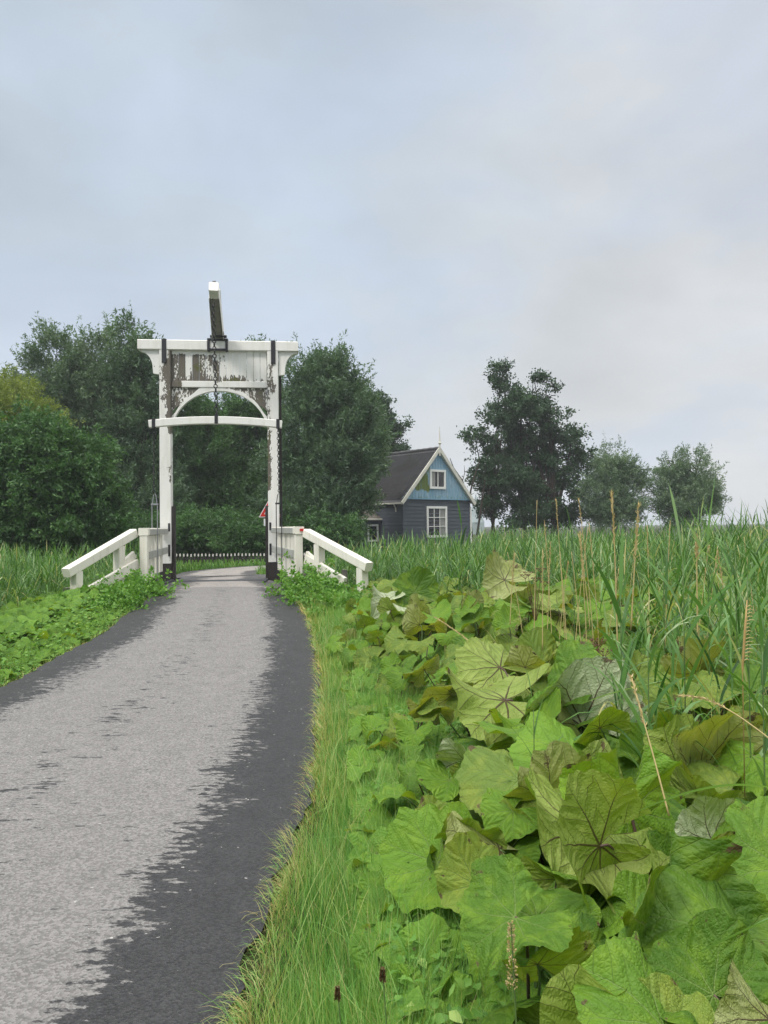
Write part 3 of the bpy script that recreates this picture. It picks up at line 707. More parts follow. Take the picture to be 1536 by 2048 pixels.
# railing panels on the deck: near end, far end (x,y)
def panel(na, nb, s, refl):
    na, nb = Vector((*na, 0)), Vector((*nb, 0)); d = (nb - na); D = d.normalized()
    out_ = Vector((D.y, -D.x, 0)) * s                          # towards the lane when s=-1...
    rl = empty('railing_panel'); rl.parent = BR
    at = lambda f, z: na.lerp(nb, f) + Vector((0, 0, z))
    b = MB(); b.bar([at(-.01, 1.125), at(.06, 1.125)], .19, .148, .012, seg=2); b.build('rail_end', M_rail, rl)
    b = MB(); b.bar([at(.062, 1.125), at(.97, 1.125)], .18, .14, .012, seg=6); b.build('cap_rail', M_rail if refl else M_rail, rl)
    b = MB(); b.bar([at(.062, 1.118) - out_ * .0, at(.97, 1.118)], .188, .118, .008, seg=6, peel=.0); b.build('weathered_face', M_greyrail, rl)
    b = MB(); w_ = .165; b.bar([at(.03, -.05), at(.03, 1.045)], .15, w_, .01, up=D, seg=6); b.build('end_post', M_rail, rl)
    b = MB()
    for f, wz, zb in ((.20, .16, -.02), (.36, .16, .18), (.56, .15, .25), (.76, .15, .25)):
        b.bar([at(f, zb), at(f, 1.045)], .06, wz * 1.9, .008, up=D, seg=6)
    b.build('upright_board', M_rail, rl)
    b = MB(); b.bar([at(.10, .66) + out_ * .055, at(.98, .70) + out_ * .055], .045, .15, .006, seg=6); b.build('mid_rail', M_greyrail, rl)
    b = MB(); b.bar([at(.42, .02), at(.60, .02)], .09, .30, .008); b.build('foot_bracket', M_black, rl)
    if refl:
        b = MB(); e = at(-.012, 1.13); b.bar([e - out_ * .06 - D * .014, e - out_ * .06 - D * .002], .105, .05, .002); b.build('reflector', M_red, rl)
    return rl
pn = LB(287, 1055, 14.95); panel((pn.x, pn.y), (-1.22, -.14), 1, False)
pn = LB(598, 1055, 15.0); panel((pn.x, pn.y), (1.22, -.14), -1, True)

# approach railings: things of their own
def approach(name, label, A, B, far2, lowA, lowB, posts, s):
    """A = far top end, B = near top end of the sloping rail (world)"""
    base = Vector((B.x, B.y, float(land(B.x, B.y))))
    root = empty(name, base); tag(root, label, 'railing', 'sloping railings on the bridge approach')
    A, B, lowA, lowB = A - base, B - base, lowA - base, lowB - base
    b = MB(); b.bar([A, B], .17, .165, .014, seg=8); b.build('top_rail', M_rail, root)
    b = MB(); b.bar([lowA, lowB], .07, .20, .01, seg=8, peel=lambda x, y, z: .06); b.build('lower_rail', M_rail, root)
    m1 = (A + lowA) / 2 + Vector((0, 0, -.02)); 
    for f in posts:
        t_ = A.lerp(B, f) ; t_.z -= .08
        bz = float(land(base.x + t_.x, base.y + t_.y)) - base.z - .15
        bz = min(bz, t_.z - .8)
        b = MB(); b.bar([(t_.x, t_.y, bz), (t_.x, t_.y, t_.z)], .16, .16, .01, up=(A - B).normalized(), seg=6); b.build('post', M_rail, root)
    b = MB(); q = A.lerp(B, posts[0]) - Vector((0, 0, .50)); b.bar([A + Vector((0, 0, -.42)), q], .07, .15, .01, seg=3); b.build('short_rail', M_rail, root)
    return root
approach('approach_railing', 'cream sloping railing on the approach, ending beside a grey wooden stump', P(268, 1066, 15.0), P(132, 1146, 13.4), None, P(275, 1128, 15.0), P(142, 1204, 13.3), (.24, .86), -1)
approach('approach_railing', 'cream sloping railing on the approach, beside the red reflector end post', P(613, 1066, 15.0), P(738, 1134, 13.6), None, P(612, 1118, 15.0), P(690, 1166, 14.0), (.22, .90), 1)
# stumps of grey wood
def stump(label, px, py, Y, w_, h_):
    p = P(px, py, Y); b = MB(); b.box(-w_ / 2, w_ / 2, -w_ / 2, w_ / 2, -1.2, h_, .02, 4); o = b.build('timber_stump', M_grey_post); o.location = p
    tag(o, label, 'post')
stump('short square grey timber stump at the railing\'s low end near the leafy bank', 138, 1195, 13.9, .17, .18)
stump('short grey timber stump in the weeds below the lower rail by the reflector', 617, 1150, 14.6, .20, .1)
stump('small grey timber stump between lower rail and outer railing post', 689, 1150, 14.6, .11, .1)

# warning sign behind the right post
sr = empty('warning_sign', P(541, 1150, 20.5)); sr.location.z = float(land(sr.location.x, sr.location.y))
tag(sr, 'red bordered white triangular warning sign half hidden behind the bridge post', 'road sign')
hz = P(541, 1030, 20.5).z - sr.location.z
b = MB(); b.tube([(0, .03, -.2), (0, .03, hz + .45)], .03, 8); b.build('sign_pole', M_galv, sr)
def tri(sz, y0, y1, z0): return [(-sz / 2, z0), (sz / 2, z0), (0, z0 + sz * .88)]
b = MB(); b.prism(tri(.60, 0, 0, hz - .06), -.022, .0); pl_ = b.build('sign_plate', M_signwhite, sr)
b = MB(); p = tri(.54, 0, 0, hz - .038); q = tri(.33, 0, 0, hz + .022)
for i in range(3):
    j = (i + 1) % 3; b.prism([p[i], p[j], q[j], q[i]], -.028, -.0235)
b.build('red_border', M_signred, pl_)
b = MB(); b.box(-.17, .17, -.02, -.005, hz - .29, hz - .10, .003); sp2 = b.build('sub_plate', M_signwhite, sr)
b = MB()
for (xa, xb, za) in ((-.10, -.04, -.155), (-.02, .03, -.155), (.05, .1, -.155), (-.10, .1, -.20), (-.10, .08, -.235)): b.box(xa, xb, -.0245, -.0215, hz + za, hz + za + .022, .001)
b.build('sign_lettering', M_signblue, sp2)
sr.rotation_euler[2] = R(14)

# picket fence beyond the lane
def pfence(x0, x1, Y, label):
    root = empty('picket_fence', ((x0 + x1) / 2, Y, float(land((x0 + x1) / 2, Y)))); tag(root, label, 'fence')
    zt = P(440, 1107, Y).z - root.location.z; h_ = zt
    n_ = int((x1 - x0) / .175); b = MB(); tp_ = MB()
    for i in range(n_):
        xx = x0 + (x1 - x0) * (i + .5) / n_ - root.location.x; j = random.uniform(-.015, .015)
        b.box(xx - .032, xx + .032, -.012, .012, h_ - .78, h_ - .13 + j, .004)
        tp_.prism([(xx - .033, h_ - .13 + j), (xx + .033, h_ - .13 + j), (xx + .033, h_ - .03 + j), (xx, h_ + .01 + j), (xx - .033, h_ - .03 + j)], -.014, .014)
    b.build('picket', M_blackwood, root); tp_.build('picket_tip', M_picket, root)
    b = MB(); b.bar([(x0 - root.location.x, .03, h_ - .25), (x1 - root.location.x, .03, h_ - .25)], .04, .07, .004); b.bar([(x0 - root.location.x, .03, h_ - .62), (x1 - root.location.x, .03, h_ - .62)], .04, .07, .004); b.build('rail', M_blackwood, root)
    for xx in np.arange(x0, x1 + .1, 2.1):
        b = MB(); b.box(xx - root.location.x - .05, xx - root.location.x + .05, .05, .15, h_ - .95, h_ - .02, .01); b.build('post', M_blackwood, root)
pfence(-16.3, -3.6, 37.2, 'low dark picket fence with white painted tips below the dark trees')
# ------------------------------------------------------------------ the house (x along the gable, y along the ridge, origin under the gable's middle)
HA = math.atan2(.64, .77)
HS = empty('clapboard_house', (3.6, 52.0, -0.35), HA)
tag(HS, 'slate blue clapboard house with sky blue gable and dark tiled roof', 'house')
EZ, RZ, HW, HL = 3.72, 7.10, 3.12, 9.5
b = MB()
step = .25; z = 0.0; i = 0
def clap(b, x0, x1, y0, y1, z0, z1, nx_, ny_):
    """lapped boards on a vertical wall from (x0,y0) to (x1,y1), normal (nx,ny)"""
    z = z0
    while z < z1 - .01:
        zt = min(z + .25, z1)
        o_, i_ = .045, .012
        b.add([(x0 + nx_ * o_, y0 + ny_ * o_, z), (x1 + nx_ * o_, y1 + ny_ * o_, z), (x1 + nx_ * i_, y1 + ny_ * i_, zt), (x0 + nx_ * i_, y0 + ny_ * i_, zt),
               (x0, y0, z), (x1, y1, z)], [(0, 1, 2, 3), (4, 5, 1, 0)]); z = zt
clap(b, -HW, HW, 0, 0, 0, EZ, 0, -1); clap(b, -HW, -HW, HL, 0, 0, EZ, -1, 0); clap(b, HW, HW, 0, HL, 0, EZ, 1, 0); clap(b, HW, -HW, HL, HL, 0, EZ, 0, 1)
b.add([(-HW, .0, 0), (HW, .0, 0), (HW, HL, 0), (-HW, HL, 0), (-HW, 0, EZ), (HW, 0, EZ), (HW, HL, EZ), (-HW, HL, EZ)], [(0, 1, 5, 4), (1, 2, 6, 5), (2, 3, 7, 6), (3, 0, 4, 7), (4, 5, 6, 7)])
wall = b.build('wall', M_clap, HS)
b = MB(); b.prism([(-HW, EZ + .002), (HW, EZ + .002), (0, RZ - .12)], -.10, .06)
for i in range(24):
    xx = -HW + .13 + i * (2 * HW - .26) / 23; zz = EZ + (RZ - .25 - EZ) * (1 - abs(xx) / HW)
    if zz > EZ + .15: b.box(xx - .12, xx + .11, -.118 - .006 * (i % 2), -.101, EZ + .01, zz, .004)
gb = b.build('gable', M_gable, HS)
b = MB(); b.bar([(-HW - .02, -.13, EZ + .0), (HW + .02, -.13, EZ)], .06, .07, .006); b.build('gable_moulding', simple('blue_moulding', (.16, .30, .42), .6, .2), HS)
# roof with pantile ribs
for s in (-1, 1):
    nb = 46; V = []; 
    ex, ez = s * (HW + .22), EZ - .22 * (RZ - EZ) / HW
    cols = nb * 6
    ts = np.linspace(-.28, HL + .2, cols + 1)
    rws = 17
    Vv = []; 
    sl_ = math.hypot(HW, RZ - EZ); nx_, nz_ = s * (RZ - EZ) / sl_, HW / sl_
    for r_ in range(rws):
        for half in (0, 1):
            f = (r_ + half) / rws; lift = .035 if half == 1 else 0.0
            # each course laps over the one below: its lower edge stands proud
            for c_i, yy in enumerate(ts):
                wv_ = .028 * math.cos(c_i / 6 * 2 * math.pi)
                X = 0 + ex * f; Zc = RZ + (ez - RZ) * f
                Vv.append((X + nx_ * (wv_ + lift), yy, Zc + nz_ * (wv_ + lift)))
    I = np.arange(len(Vv)).reshape(rws * 2, cols + 1)
    Q = np.stack([I[:-1, :-1], I[:-1, 1:], I[1:, 1:], I[1:, :-1]], -1).reshape(-1, 4)
    if s < 0: Q = Q[:, ::-1]
    np_mesh('roof', Vv, Q, M_tile, HS)
b = MB(); b.tube([(0, -.25 + .3 * k_, RZ + .06 + .025 * (k_ % 2)) for k_ in range(33)], .11, 8); b.build('ridge_tiles', M_tile, HS)
for s in (-1, 1):
    b = MB(); b.bar([(0, -.30, RZ + .02), (s * (HW + .28), -.30, EZ - .30)], .06, .24, .008, up=(0, 0, 1), seg=8)
    b.bar([(0, -.22, RZ - .10), (s * (HW + .22), -.22, EZ - .36)], .18, .07, .008, up=(0, 0, 1), seg=8)
    b.build('bargeboard', M_trim, HS)
b = MB(); b.bar([(-HW - .22, -.25, EZ - .30), (-HW - .22, HL, EZ - .30)], .12, .10, .01, seg=4); b.build('gutter', M_trim, HS)
for yy in (.6, 2.9, 5.2):
    b = MB(); b.bar([(-HW - .05, yy, EZ - .85), (-HW - .07, yy, EZ - .6), (-HW - .22, yy, EZ - .36)], .06, .08, .005, up=(0, 1, 0)); b.build('eave_bracket', M_trim, HS)
b = MB(); b.tube([(0, -.31, RZ - .45), (0, -.31, RZ + .35)], .05, 6); b.tube([(0, -.31, RZ + .30), (0, -.31, RZ + .42), (0, -.31, RZ + .50)], [.05, .12, .05], 8); b.tube([(0, -.31, RZ + .5), (0, -.31, RZ + 1.05), (0, -.31, RZ + 1.55)], [.06, .035, .012], 6); b.build('finial', M_trim, HS)
b = MB(); b.box(HW + .03, HW + .12, -.1, .02, 0, EZ - .5, .01); b.build('corner_downpipe', M_winwhite, HS)

def window(parent, xc, zc, w_, h_, fw, cols, rows_, name='window', y=-.13, curtain=True, rot=None):
    root = MB()
    x0, x1, z0, z1 = xc - w_ / 2, xc + w_ / 2, zc - h_ / 2, zc + h_ / 2
    root.box(x0, x0 + fw, y - .05, y + .05, z0, z1, .008); root.box(x1 - fw, x1, y - .05, y + .05, z0, z1, .008)
    root.box(x0 + fw + .001, x1 - fw - .001, y - .048, y + .05, z1 - fw, z1 + .002, .008); root.box(x0 + fw + .001, x1 - fw - .001, y - .048, y + .05, z0 - .002, z0 + fw, .008)
    fr = root.build(name, M_winwhite, parent)
    b = MB(); gx0, gx1, gz0, gz1 = x0 + fw, x1 - fw, z0 + fw, z1 - fw
    bw = .045
    for k in range(1, cols):
        xx = gx0 + (gx1 - gx0) * k / cols; b.box(xx - bw / 2, xx + bw / 2, y - .03, y + .02, gz0, gz1, .004)
    for k in range(1, rows_):
        zz = gz0 + (gz1 - gz0) * k / rows_
        for q_ in range(cols):
            xa = gx0 + (gx1 - gx0) * q_ / cols + bw / 2 + .001; xb = gx0 + (gx1 - gx0) * (q_ + 1) / cols - bw / 2 - .001
            b.box(xa, xb, y - .028, y + .02, zz - bw / 2, zz + bw / 2, .004)
    b.build('glazing_bars', M_winwhite, fr)
    b = MB(); b.box(gx0 - .01, gx1 + .01, y + .021, y + .035, gz0 - .01, gz1 + .01, .001); b.build('pane', M_glass, fr)
    if curtain:
        b = MB()
        for (a_, c_) in (curtain if isinstance(curtain, list) else []):
            n_ = 14
            for k in range(n_):
                xa = gx0 + (gx1 - gx0) * (a_ + (c_ - a_) * k / n_); xb = gx0 + (gx1 - gx0) * (a_ + (c_ - a_) * (k + 1) / n_)
                d = .004 * (k % 2); b.add([(xa, y + .018 - d, gz0), (xb, y + .014 + d, gz0), (xb, y + .014 + d, gz1), (xa, y + .018 - d, gz1)], [(0, 1, 2, 3)])
        b.build('curtain', M_curtain, fr)
    return fr
window(HS, -.07, 5.07, 1.46, 1.30, .15, 2, 1, y=-.16, curtain=[(.02, .30)])
window(HS, -.10, 2.20, 1.88, 2.10, .15, 3, 3, y=-.06, curtain=[(.72, .98)])
# lean-to wing on the west side
LW = MB()
wx0, wx1, wy0, wy1, wz = -HW - 4.6, -HW - .05, 2.4, 6.4, 2.45
clap(LW, wx0, wx1, wy0, wy0, 0, wz, 0, -1); clap(LW, wx0, wx0, wy1, wy0, 0, wz, -1, 0)
LW.add([(wx0, wy0, 0), (wx1, wy0, 0), (wx1, wy0, wz), (wx0, wy0, wz)], [(0, 1, 2, 3)]); LW.add([(wx0, wy0, 0), (wx0, wy1, 0), (wx0, wy1, wz), (wx0, wy0, wz)], [(0, 1, 2, 3)])
LW.build('lean_to_wall', M_clap, HS)
b = MB(); b.add([(wx0 - .2, wy0 - .3, wz - .05), (wx1, wy0 - .3, wz - .05), (wx1, wy0 + 2.4, wz + 1.5), (wx0 - .2, wy0 + 2.4, wz + 1.5), (wx0 - .2, wy0 - .3, wz + .05), (wx1, wy0 - .3, wz + .05), (wx1, wy0 + 2.4, wz + 1.6), (wx0 - .2, wy0 + 2.4, wz + 1.6)],
      [(0, 1, 2, 3), (4, 5, 6, 7), (0, 1, 5, 4), (1, 2, 6, 5), (0, 3, 7, 4)]); b.build('lean_to_roof', simple('brown_tiles', (.10, .085, .07), .8, .5, 5), HS)
b = MB(); b.bar([(wx0 - .25, wy0 - .34, wz - .04), (wx1 + .3, wy0 - .34, wz - .04)], .08, .12, .01); b.build('lean_to_fascia', M_trim, HS)
window(HS, -HW - .62, 1.50, .92, 1.15, .12, 1, 1, y=wy0 - .08, curtain=False)
window(HS, -HW - 3.1, 1.0, 1.3, 1.1, .08, 2, 2, y=wy0 - .08, curtain=False)
# neighbouring roof edge seen through the willow
# far pale spire
p = P(952, 1040, 170); b = MB()
b.box(-1.6, 1.6, -1.6, 1.6, -3, 1.8, .05); b.tube([(0, 0, 1.8), (0, 0, 3.2), (0, 0, 7.2), (0, 0, 8.2)], [1.9, 1.3, .22, .03], 8); o = b.build('distant_turret', M_pale); o.location = p
o.location.z = 0.4
tag(o, 'faint pale pointed turret far off between the house and the alder', 'turret')
# ------------------------------------------------------------------ trees
def leaf_quads(C, D, L, W):
    """diamond leaves at C (n,3), direction D (n,3)"""
    n = len(C); r = rng.normal(size=(n, 3)); S = np.cross(D, r); S /= np.linalg.norm(S, axis=1)[:, None] + 1e-9
    L = L[:, None]; W = W[:, None]
    V = np.stack([C, C + D * L * .45 + S * W / 2, C + D * L, C + D * L * .45 - S * W / 2], 1).reshape(-1, 3)
    Q = np.arange(n * 4).reshape(n, 4); return V, Q

def crown(name, lobes, mat, parent, nspray, per, slen, ll, lw, up=.5, hang=0.2, shell=.45, base_r=0.0, gap=0.0, flat=1.0, jit=.10, cl=9, crad=.24):
    """lobes: (cx,cy,cz, rx,ry,rz). sprays of leaves spread through the lobes, denser to the outside"""
    lb = np.array(lobes); vol = (lb[:, 3] * lb[:, 4] * lb[:, 5]) ** .75; pr = vol / vol.sum()
    k = rng.choice(len(lb), nspray, p=pr); B = lb[k]
    u = rng.normal(size=(nspray, 3)); u /= np.linalg.norm(u, axis=1)[:, None]
    rr = shell + (1 - shell) * rng.uniform(0, 1, nspray) ** .6
    lump = 1 + .13 * np.sin(u[:, 0] * 5 + k) * np.sin(u[:, 2] * 6 + 2 * k) + .10 * np.sin(u[:, 1] * 9 + u[:, 2] * 11 + k)
    rr = rr * lump
    C = B[:, :3] + u * B[:, 3:] * rr[:, None]
    if gap > 0:
        g_ = np.sin(C[:, 0] * 1.9 + 1.1 * np.sin(C[:, 2] * 1.4)) * np.sin(C[:, 2] * 2.3 + 1.3 * np.sin(C[:, 0] * 1.7)) + .3 * rng.normal(size=nspray)
        m_ = g_ > (-1 + gap); C, u, B, k = C[m_], u[m_], B[m_], k[m_]
    ncl = max(1, int(len(C) / cl)); ci = rng.integers(0, ncl, len(C)); ctr = C[:ncl][ci]; u = u[:ncl][ci]
    C = ctr + rng.normal(size=C.shape) * crad * np.array([1, 1, .7])
    n = len(C)
    d = u * np.array([1, 1, .7]) + np.array([0, 0, up]) + rng.normal(size=(n, 3)) * .35
    d /= np.linalg.norm(d, axis=1)[:, None]; d[:, 2] *= flat
    tt = rng.uniform(0, 1, (n, per)); sl = slen * rng.uniform(.5, 1.3, n)[:, None]
    pos = C[:, None, :] + d[:, None, :] * (tt * sl)[..., None] + rng.normal(size=(n, per, 3)) * (jit * (1.15 - tt))[..., None]
    ld = d[:, None, :] * .8 + rng.normal(size=(n, per, 3)) * .75; ld[..., 2] -= hang
    ld /= np.linalg.norm(ld, axis=2)[..., None]
    pos = pos.reshape(-1, 3); ld = ld.reshape(-1, 3); m_ = len(pos)
    V, Q = leaf_quads(pos, ld, ll * rng.uniform(.6, 1.3, m_), lw * rng.uniform(.7, 1.3, m_))
    spr = np.repeat(.6 * rng.uniform(0, 1, ncl)[ci] + .4 * rng.uniform(0, 1, n), per)
    rn = np.clip(.6 * spr + .4 * rng.uniform(0, 1, m_), 0, 1)
    return np_mesh(name, V, Q, mat, parent, attrs={'rnd': np.repeat(rn, 4)})

def tree(name, label, cat, D, lobes_px, mat, nspray, per=26, slen=.8, ll=.16, lw=.05, trunks=None, depth=1.0, group=None, zb=None, **kw):
    """lobes_px: (px,py,rx,ry) measured at distance D; becomes real lobes of real size"""
    s = D / F; lobes = []
    xm = np.mean([l[0] for l in lobes_px])
    bx = P(trunks[0][0] if trunks else xm, 1055, D).x
    gz_ = float(land(bx, D)); root = empty(name, (bx, D, gz_)); tag(root, label, cat, group)
    for i, (px, py, rx, ry) in enumerate(lobes_px):
        dy = random.uniform(-.5, .5) * rx * s * depth
        c = P(px, py, D); lobes.append((c.x - bx, dy, c.z - gz_, rx * s, rx * s * depth, ry * s))
    b = MB()
    for tr in (trunks or [(xm, 5)]):
        px, rp = tr[0], tr[1]; rad = rp * s
        x0 = P(px, 1055, D).x - bx
        tops = sorted(lobes, key=lambda l: abs(l[0] - x0) * 1.0 - l[2] * .3)[:tr[2] if len(tr) > 2 else 5]
        zf = min(l[2] for l in lobes) * .8
        zf = max(.6, min(zf, 2.0)); fork = Vector((x0 + random.uniform(-.1, .1), random.uniform(-.2, .2), zf))
        b.tube([(x0, 0, -.3), (x0 * 1.0, 0, zf * .5), fork], [rad * 1.35, rad * 1.05, rad], 7)
        for l in tops:
            e = Vector((l[0], l[1], l[2] + l[5] * .65)); mid = fork.lerp(e, .5) + Vector((random.uniform(-.2, .2), random.uniform(-.2, .2), random.uniform(0, .4)))
            b.tube([fork, fork.lerp(mid, .5) + Vector((0, 0, .15)), mid, mid.lerp(e, .5), e], [rad * .75, rad * .55, rad * .4, rad * .25, rad * .08], 6)
            for q_ in range(6):
                a_ = mid.lerp(e, random.uniform(0, .9)); u = Vector((random.gauss(0, 1), random.gauss(0, 1), random.gauss(.4, .6))).normalized()
                e2 = a_ + Vector((u.x * l[3], u.y * l[4], u.z * l[5])) * .8
                b.tube([a_, a_.lerp(e2, .5) + Vector((0, 0, .12)), e2], [rad * .25, rad * .15, rad * .05], 5, cap=False)
    b.build('trunk', M_bark, root)
    crown('crown', lobes, mat, root, nspray, per, slen, ll, lw, **kw)
    return root
WK = dict(ll=.24, lw=.065, slen=1.1, up=.85, hang=.1, shell=.25, gap=.30)
tree('willow', 'tall silvery willow with the outermost peak, rising behind the rounded bush', 'willow tree', 45, [(118, 745, 42, 75), (90, 800, 50, 75), (140, 820, 60, 90), (110, 900, 75, 100), (130, 1010, 80, 90)], M_willow2, 3400, 26, trunks=[(125, 7)], group='willows behind the canal', **WK)
tree('willow', 'tall silvery willow with middle peak behind the rounded bush', 'willow tree', 46, [(208, 725, 36, 72), (185, 790, 45, 80), (225, 820, 55, 90), (200, 920, 70, 100), (215, 1020, 75, 85)], M_willow2, 3400, 26, trunks=[(215, 7)], group='willows behind the canal', **WK)
tree('willow', 'tall willow whose top touches the end of the white crossbeam beside its corbel', 'willow tree', 44, [(270, 725, 32, 70), (250, 800, 45, 80), (290, 810, 40, 90), (275, 910, 65, 100), (300, 1015, 75, 90)], M_willow, 3600, 26, trunks=[(285, 7)], group='willows behind the canal', **WK)
tree('willow', 'dark willow seen through the portal beside the peeling post', 'willow tree', 47, [(365, 850, 42, 75), (400, 915, 60, 90), (375, 1010, 75, 90)], M_bush, 3400, 26, trunks=[(385, 7)], group='willows behind the canal', **WK)
tree('willow', 'dark willow seen through the middle of the portal arch', 'willow tree', 49, [(455, 880, 45, 90), (440, 960, 62, 95), (470, 1030, 70, 80)], M_bush, 3400, 26, trunks=[(450, 7)], group='willows behind the canal', **WK)
tree('willow', 'slender willow peeping over the crossbeam beside the red bordered sign', 'willow tree', 50, [(515, 740, 18, 65), (522, 820, 34, 80), (515, 920, 55, 100), (530, 1020, 65, 85)], M_bush, 3000, 26, trunks=[(520, 6)], group='willows behind the canal', **WK)
tree('willow', 'broad tall willow standing just beyond the reflector railing', 'willow tree', 43, [(610, 775, 42, 65), (665, 775, 48, 62), (640, 850, 80, 85), (600, 930, 62, 90), (655, 960, 85, 100), (700, 880, 52, 90), (620, 1035, 78, 55)], M_willow, 6200, 26, trunks=[(630, 8)], group='willows behind the canal', **WK)
tree('willow', 'lower willow drooping over the tiled roof of the house', 'willow tree', 45, [(703, 850, 38, 65), (714, 920, 40, 55), (700, 985, 36, 45)], M_willow2, 2800, 26, trunks=[(700, 6)], group='willows behind the canal', **WK)
tree('round_bush', 'large rounded dark green bush at the edge of the lawn before the willows', 'bush', 28, [(45, 915, 95, 80), (120, 940, 85, 85), (20, 990, 120, 90), (150, 1010, 78, 75), (90, 1050, 120, 55)], M_bush, 8000, 26, .50, .15, .060, trunks=[(80, 6)], up=.3, hang=.35, shell=.4)
tree('yellow_bush', 'yellow green bush top showing above the rounded dark bush', 'bush', 38, [(-5, 800, 50, 50), (25, 830, 60, 50), (75, 845, 45, 38), (-20, 880, 80, 80), (60, 900, 70, 60)], M_yellow, 3600, 26, .8, .15, .045, trunks=[(30, 5)], up=.1, hang=.5, shell=.45)
tree('oak', 'dark tree standing high behind the house roof and the willow', 'tree', 66, [(745, 815, 38, 45), (775, 850, 32, 34), (800, 852, 14, 14), (760, 900, 45, 45), (720, 850, 40, 60), (795, 905, 18, 14), (745, 960, 45, 50)], M_alder, 1900, 24, .5, .20, .12, trunks=[(750, 6)], up=.2, shell=.3, gap=.45, flat=.6, jit=.22)
AL = [(1003, 752, 18, 26), (1012, 790, 26, 30), (1068, 768, 22, 28), (1090, 800, 28, 26), (1040, 820, 58, 34), (1000, 858, 48, 32), (1095, 852, 42, 34), (1145, 878, 26, 18), (1050, 890, 70, 38), (975, 915, 36, 28), (1120, 925, 62, 38), (1020, 955, 70, 42), (1165, 915, 24, 26),
      (935, 862, 14, 8), (948, 870, 14, 10), (965, 945, 26, 26), (1085, 985, 60, 34), (1150, 975, 36, 34), (985, 1010, 36, 30), (1045, 1030, 50, 28), (1110, 1035, 40, 22), (1160, 1015, 22, 24)]
tree('alder', 'tall dark alder with open layered crown standing past the house', 'alder tree', 60, AL, M_alder, 4300, 24, .45, .20, .13, trunks=[(1108, 7, 9), (1050, 5, 6), (985, 4, 6)], up=.12, shell=.12, gap=.58, flat=.5, jit=.24, cl=5)
tree('willow', 'greyish rounded pollard willow just past the dark alder', 'willow tree', 58, [(1232, 945, 32, 46), (1210, 985, 36, 42), (1255, 985, 34, 42), (1228, 1020, 46, 36)], M_willow2, 2300, 24, trunks=[(1230, 6)], group='pollard willows past the alder', ll=.2, lw=.055, slen=.9, up=.6, hang=.1, shell=.25, gap=.3)
tree('willow', 'greyish rounded pollard willow standing alone behind the tallest reeds', 'willow tree', 58, [(1350, 940, 26, 42), (1395, 950, 26, 42), (1340, 985, 30, 38), (1400, 995, 34, 42), (1368, 1015, 50, 36)], M_willow2, 2300, 24, trunks=[(1368, 6)], group='pollard willows past the alder', ll=.2, lw=.055, slen=.9, up=.6, hang=.1, shell=.25, gap=.3)
# dark shrubs under the willows
shr = [(40, 1085, 100, 40), (170, 1085, 80, 38), (290, 1075, 80, 44), (400, 1072, 75, 46), (500, 1075, 75, 44), (610, 1075, 65, 40), (668, 1070, 40, 34)]
shl = ['low dark shrub under the large rounded bush', 'low dark shrub behind the picket fence end near the rounded bush', 'dark shrub below the willow beside the cream railing panel', 'dark shrub behind the picket fence beside the peeling post', 'dark shrub behind the picket fence under the portal arch', 'dark shrub below the broad willow past the reflector railing', 'dark shrub beside the small lean-to windows of the house']
for (px, py, rx, ry), lb_ in zip(shr, shl):
    tree('shrub', lb_, 'shrub', 40.5 if px > 60 else 34, [(px - rx * .4, py, rx * .7, ry), (px + rx * .4, py + 6, rx * .7, ry * .9)], M_bush, 1500, 24, .6, .16, .055, trunks=[(px, 3)], up=.3, shell=.3, group='dark shrubs under the willows')
# thin dead-branched saplings between the house and the alder
def sapling(label, pts_list, Y):
    p0 = P(*pts_list[0][0], Y); gz_ = float(land(p0.x, Y)); root = empty('bare_sapling', (p0.x, Y, gz_)); tag(root, label, 'sapling')
    b = MB()
    for pts in pts_list:
        r0 = pts[-1]; q = [P(px, py, Y) - root.location for px, py in pts[:-1]]
        q = [Vector((p.x, p.y + .12 * i, p.z)) for i, p in enumerate(q)]
        n_ = len(q); b.tube(q, [r0 * (1 - .75 * i / (n_ - 1)) for i in range(n_)], 6)
    b.build('trunk', M_bark, root); return root
sapling('bare crooked sapling leaning against the corner of the house', [((944, 1075), (938, 1000), (925, 960), (908, 935), (901, 915), .09), ((938, 1010), (942, 980), (950, 950), (958, 930), (962, 915), .085), ((925, 962), (930, 945), (929, 930), .04), ((941, 990), (950, 985), .03)], 57)
sapling('thin straight dark sapling between the house and the alder', [((954, 1070), (962, 1020), (967, 985), (972, 960), .10), ((960, 1030), (972, 1018), (980, 1012), .04)], 58)
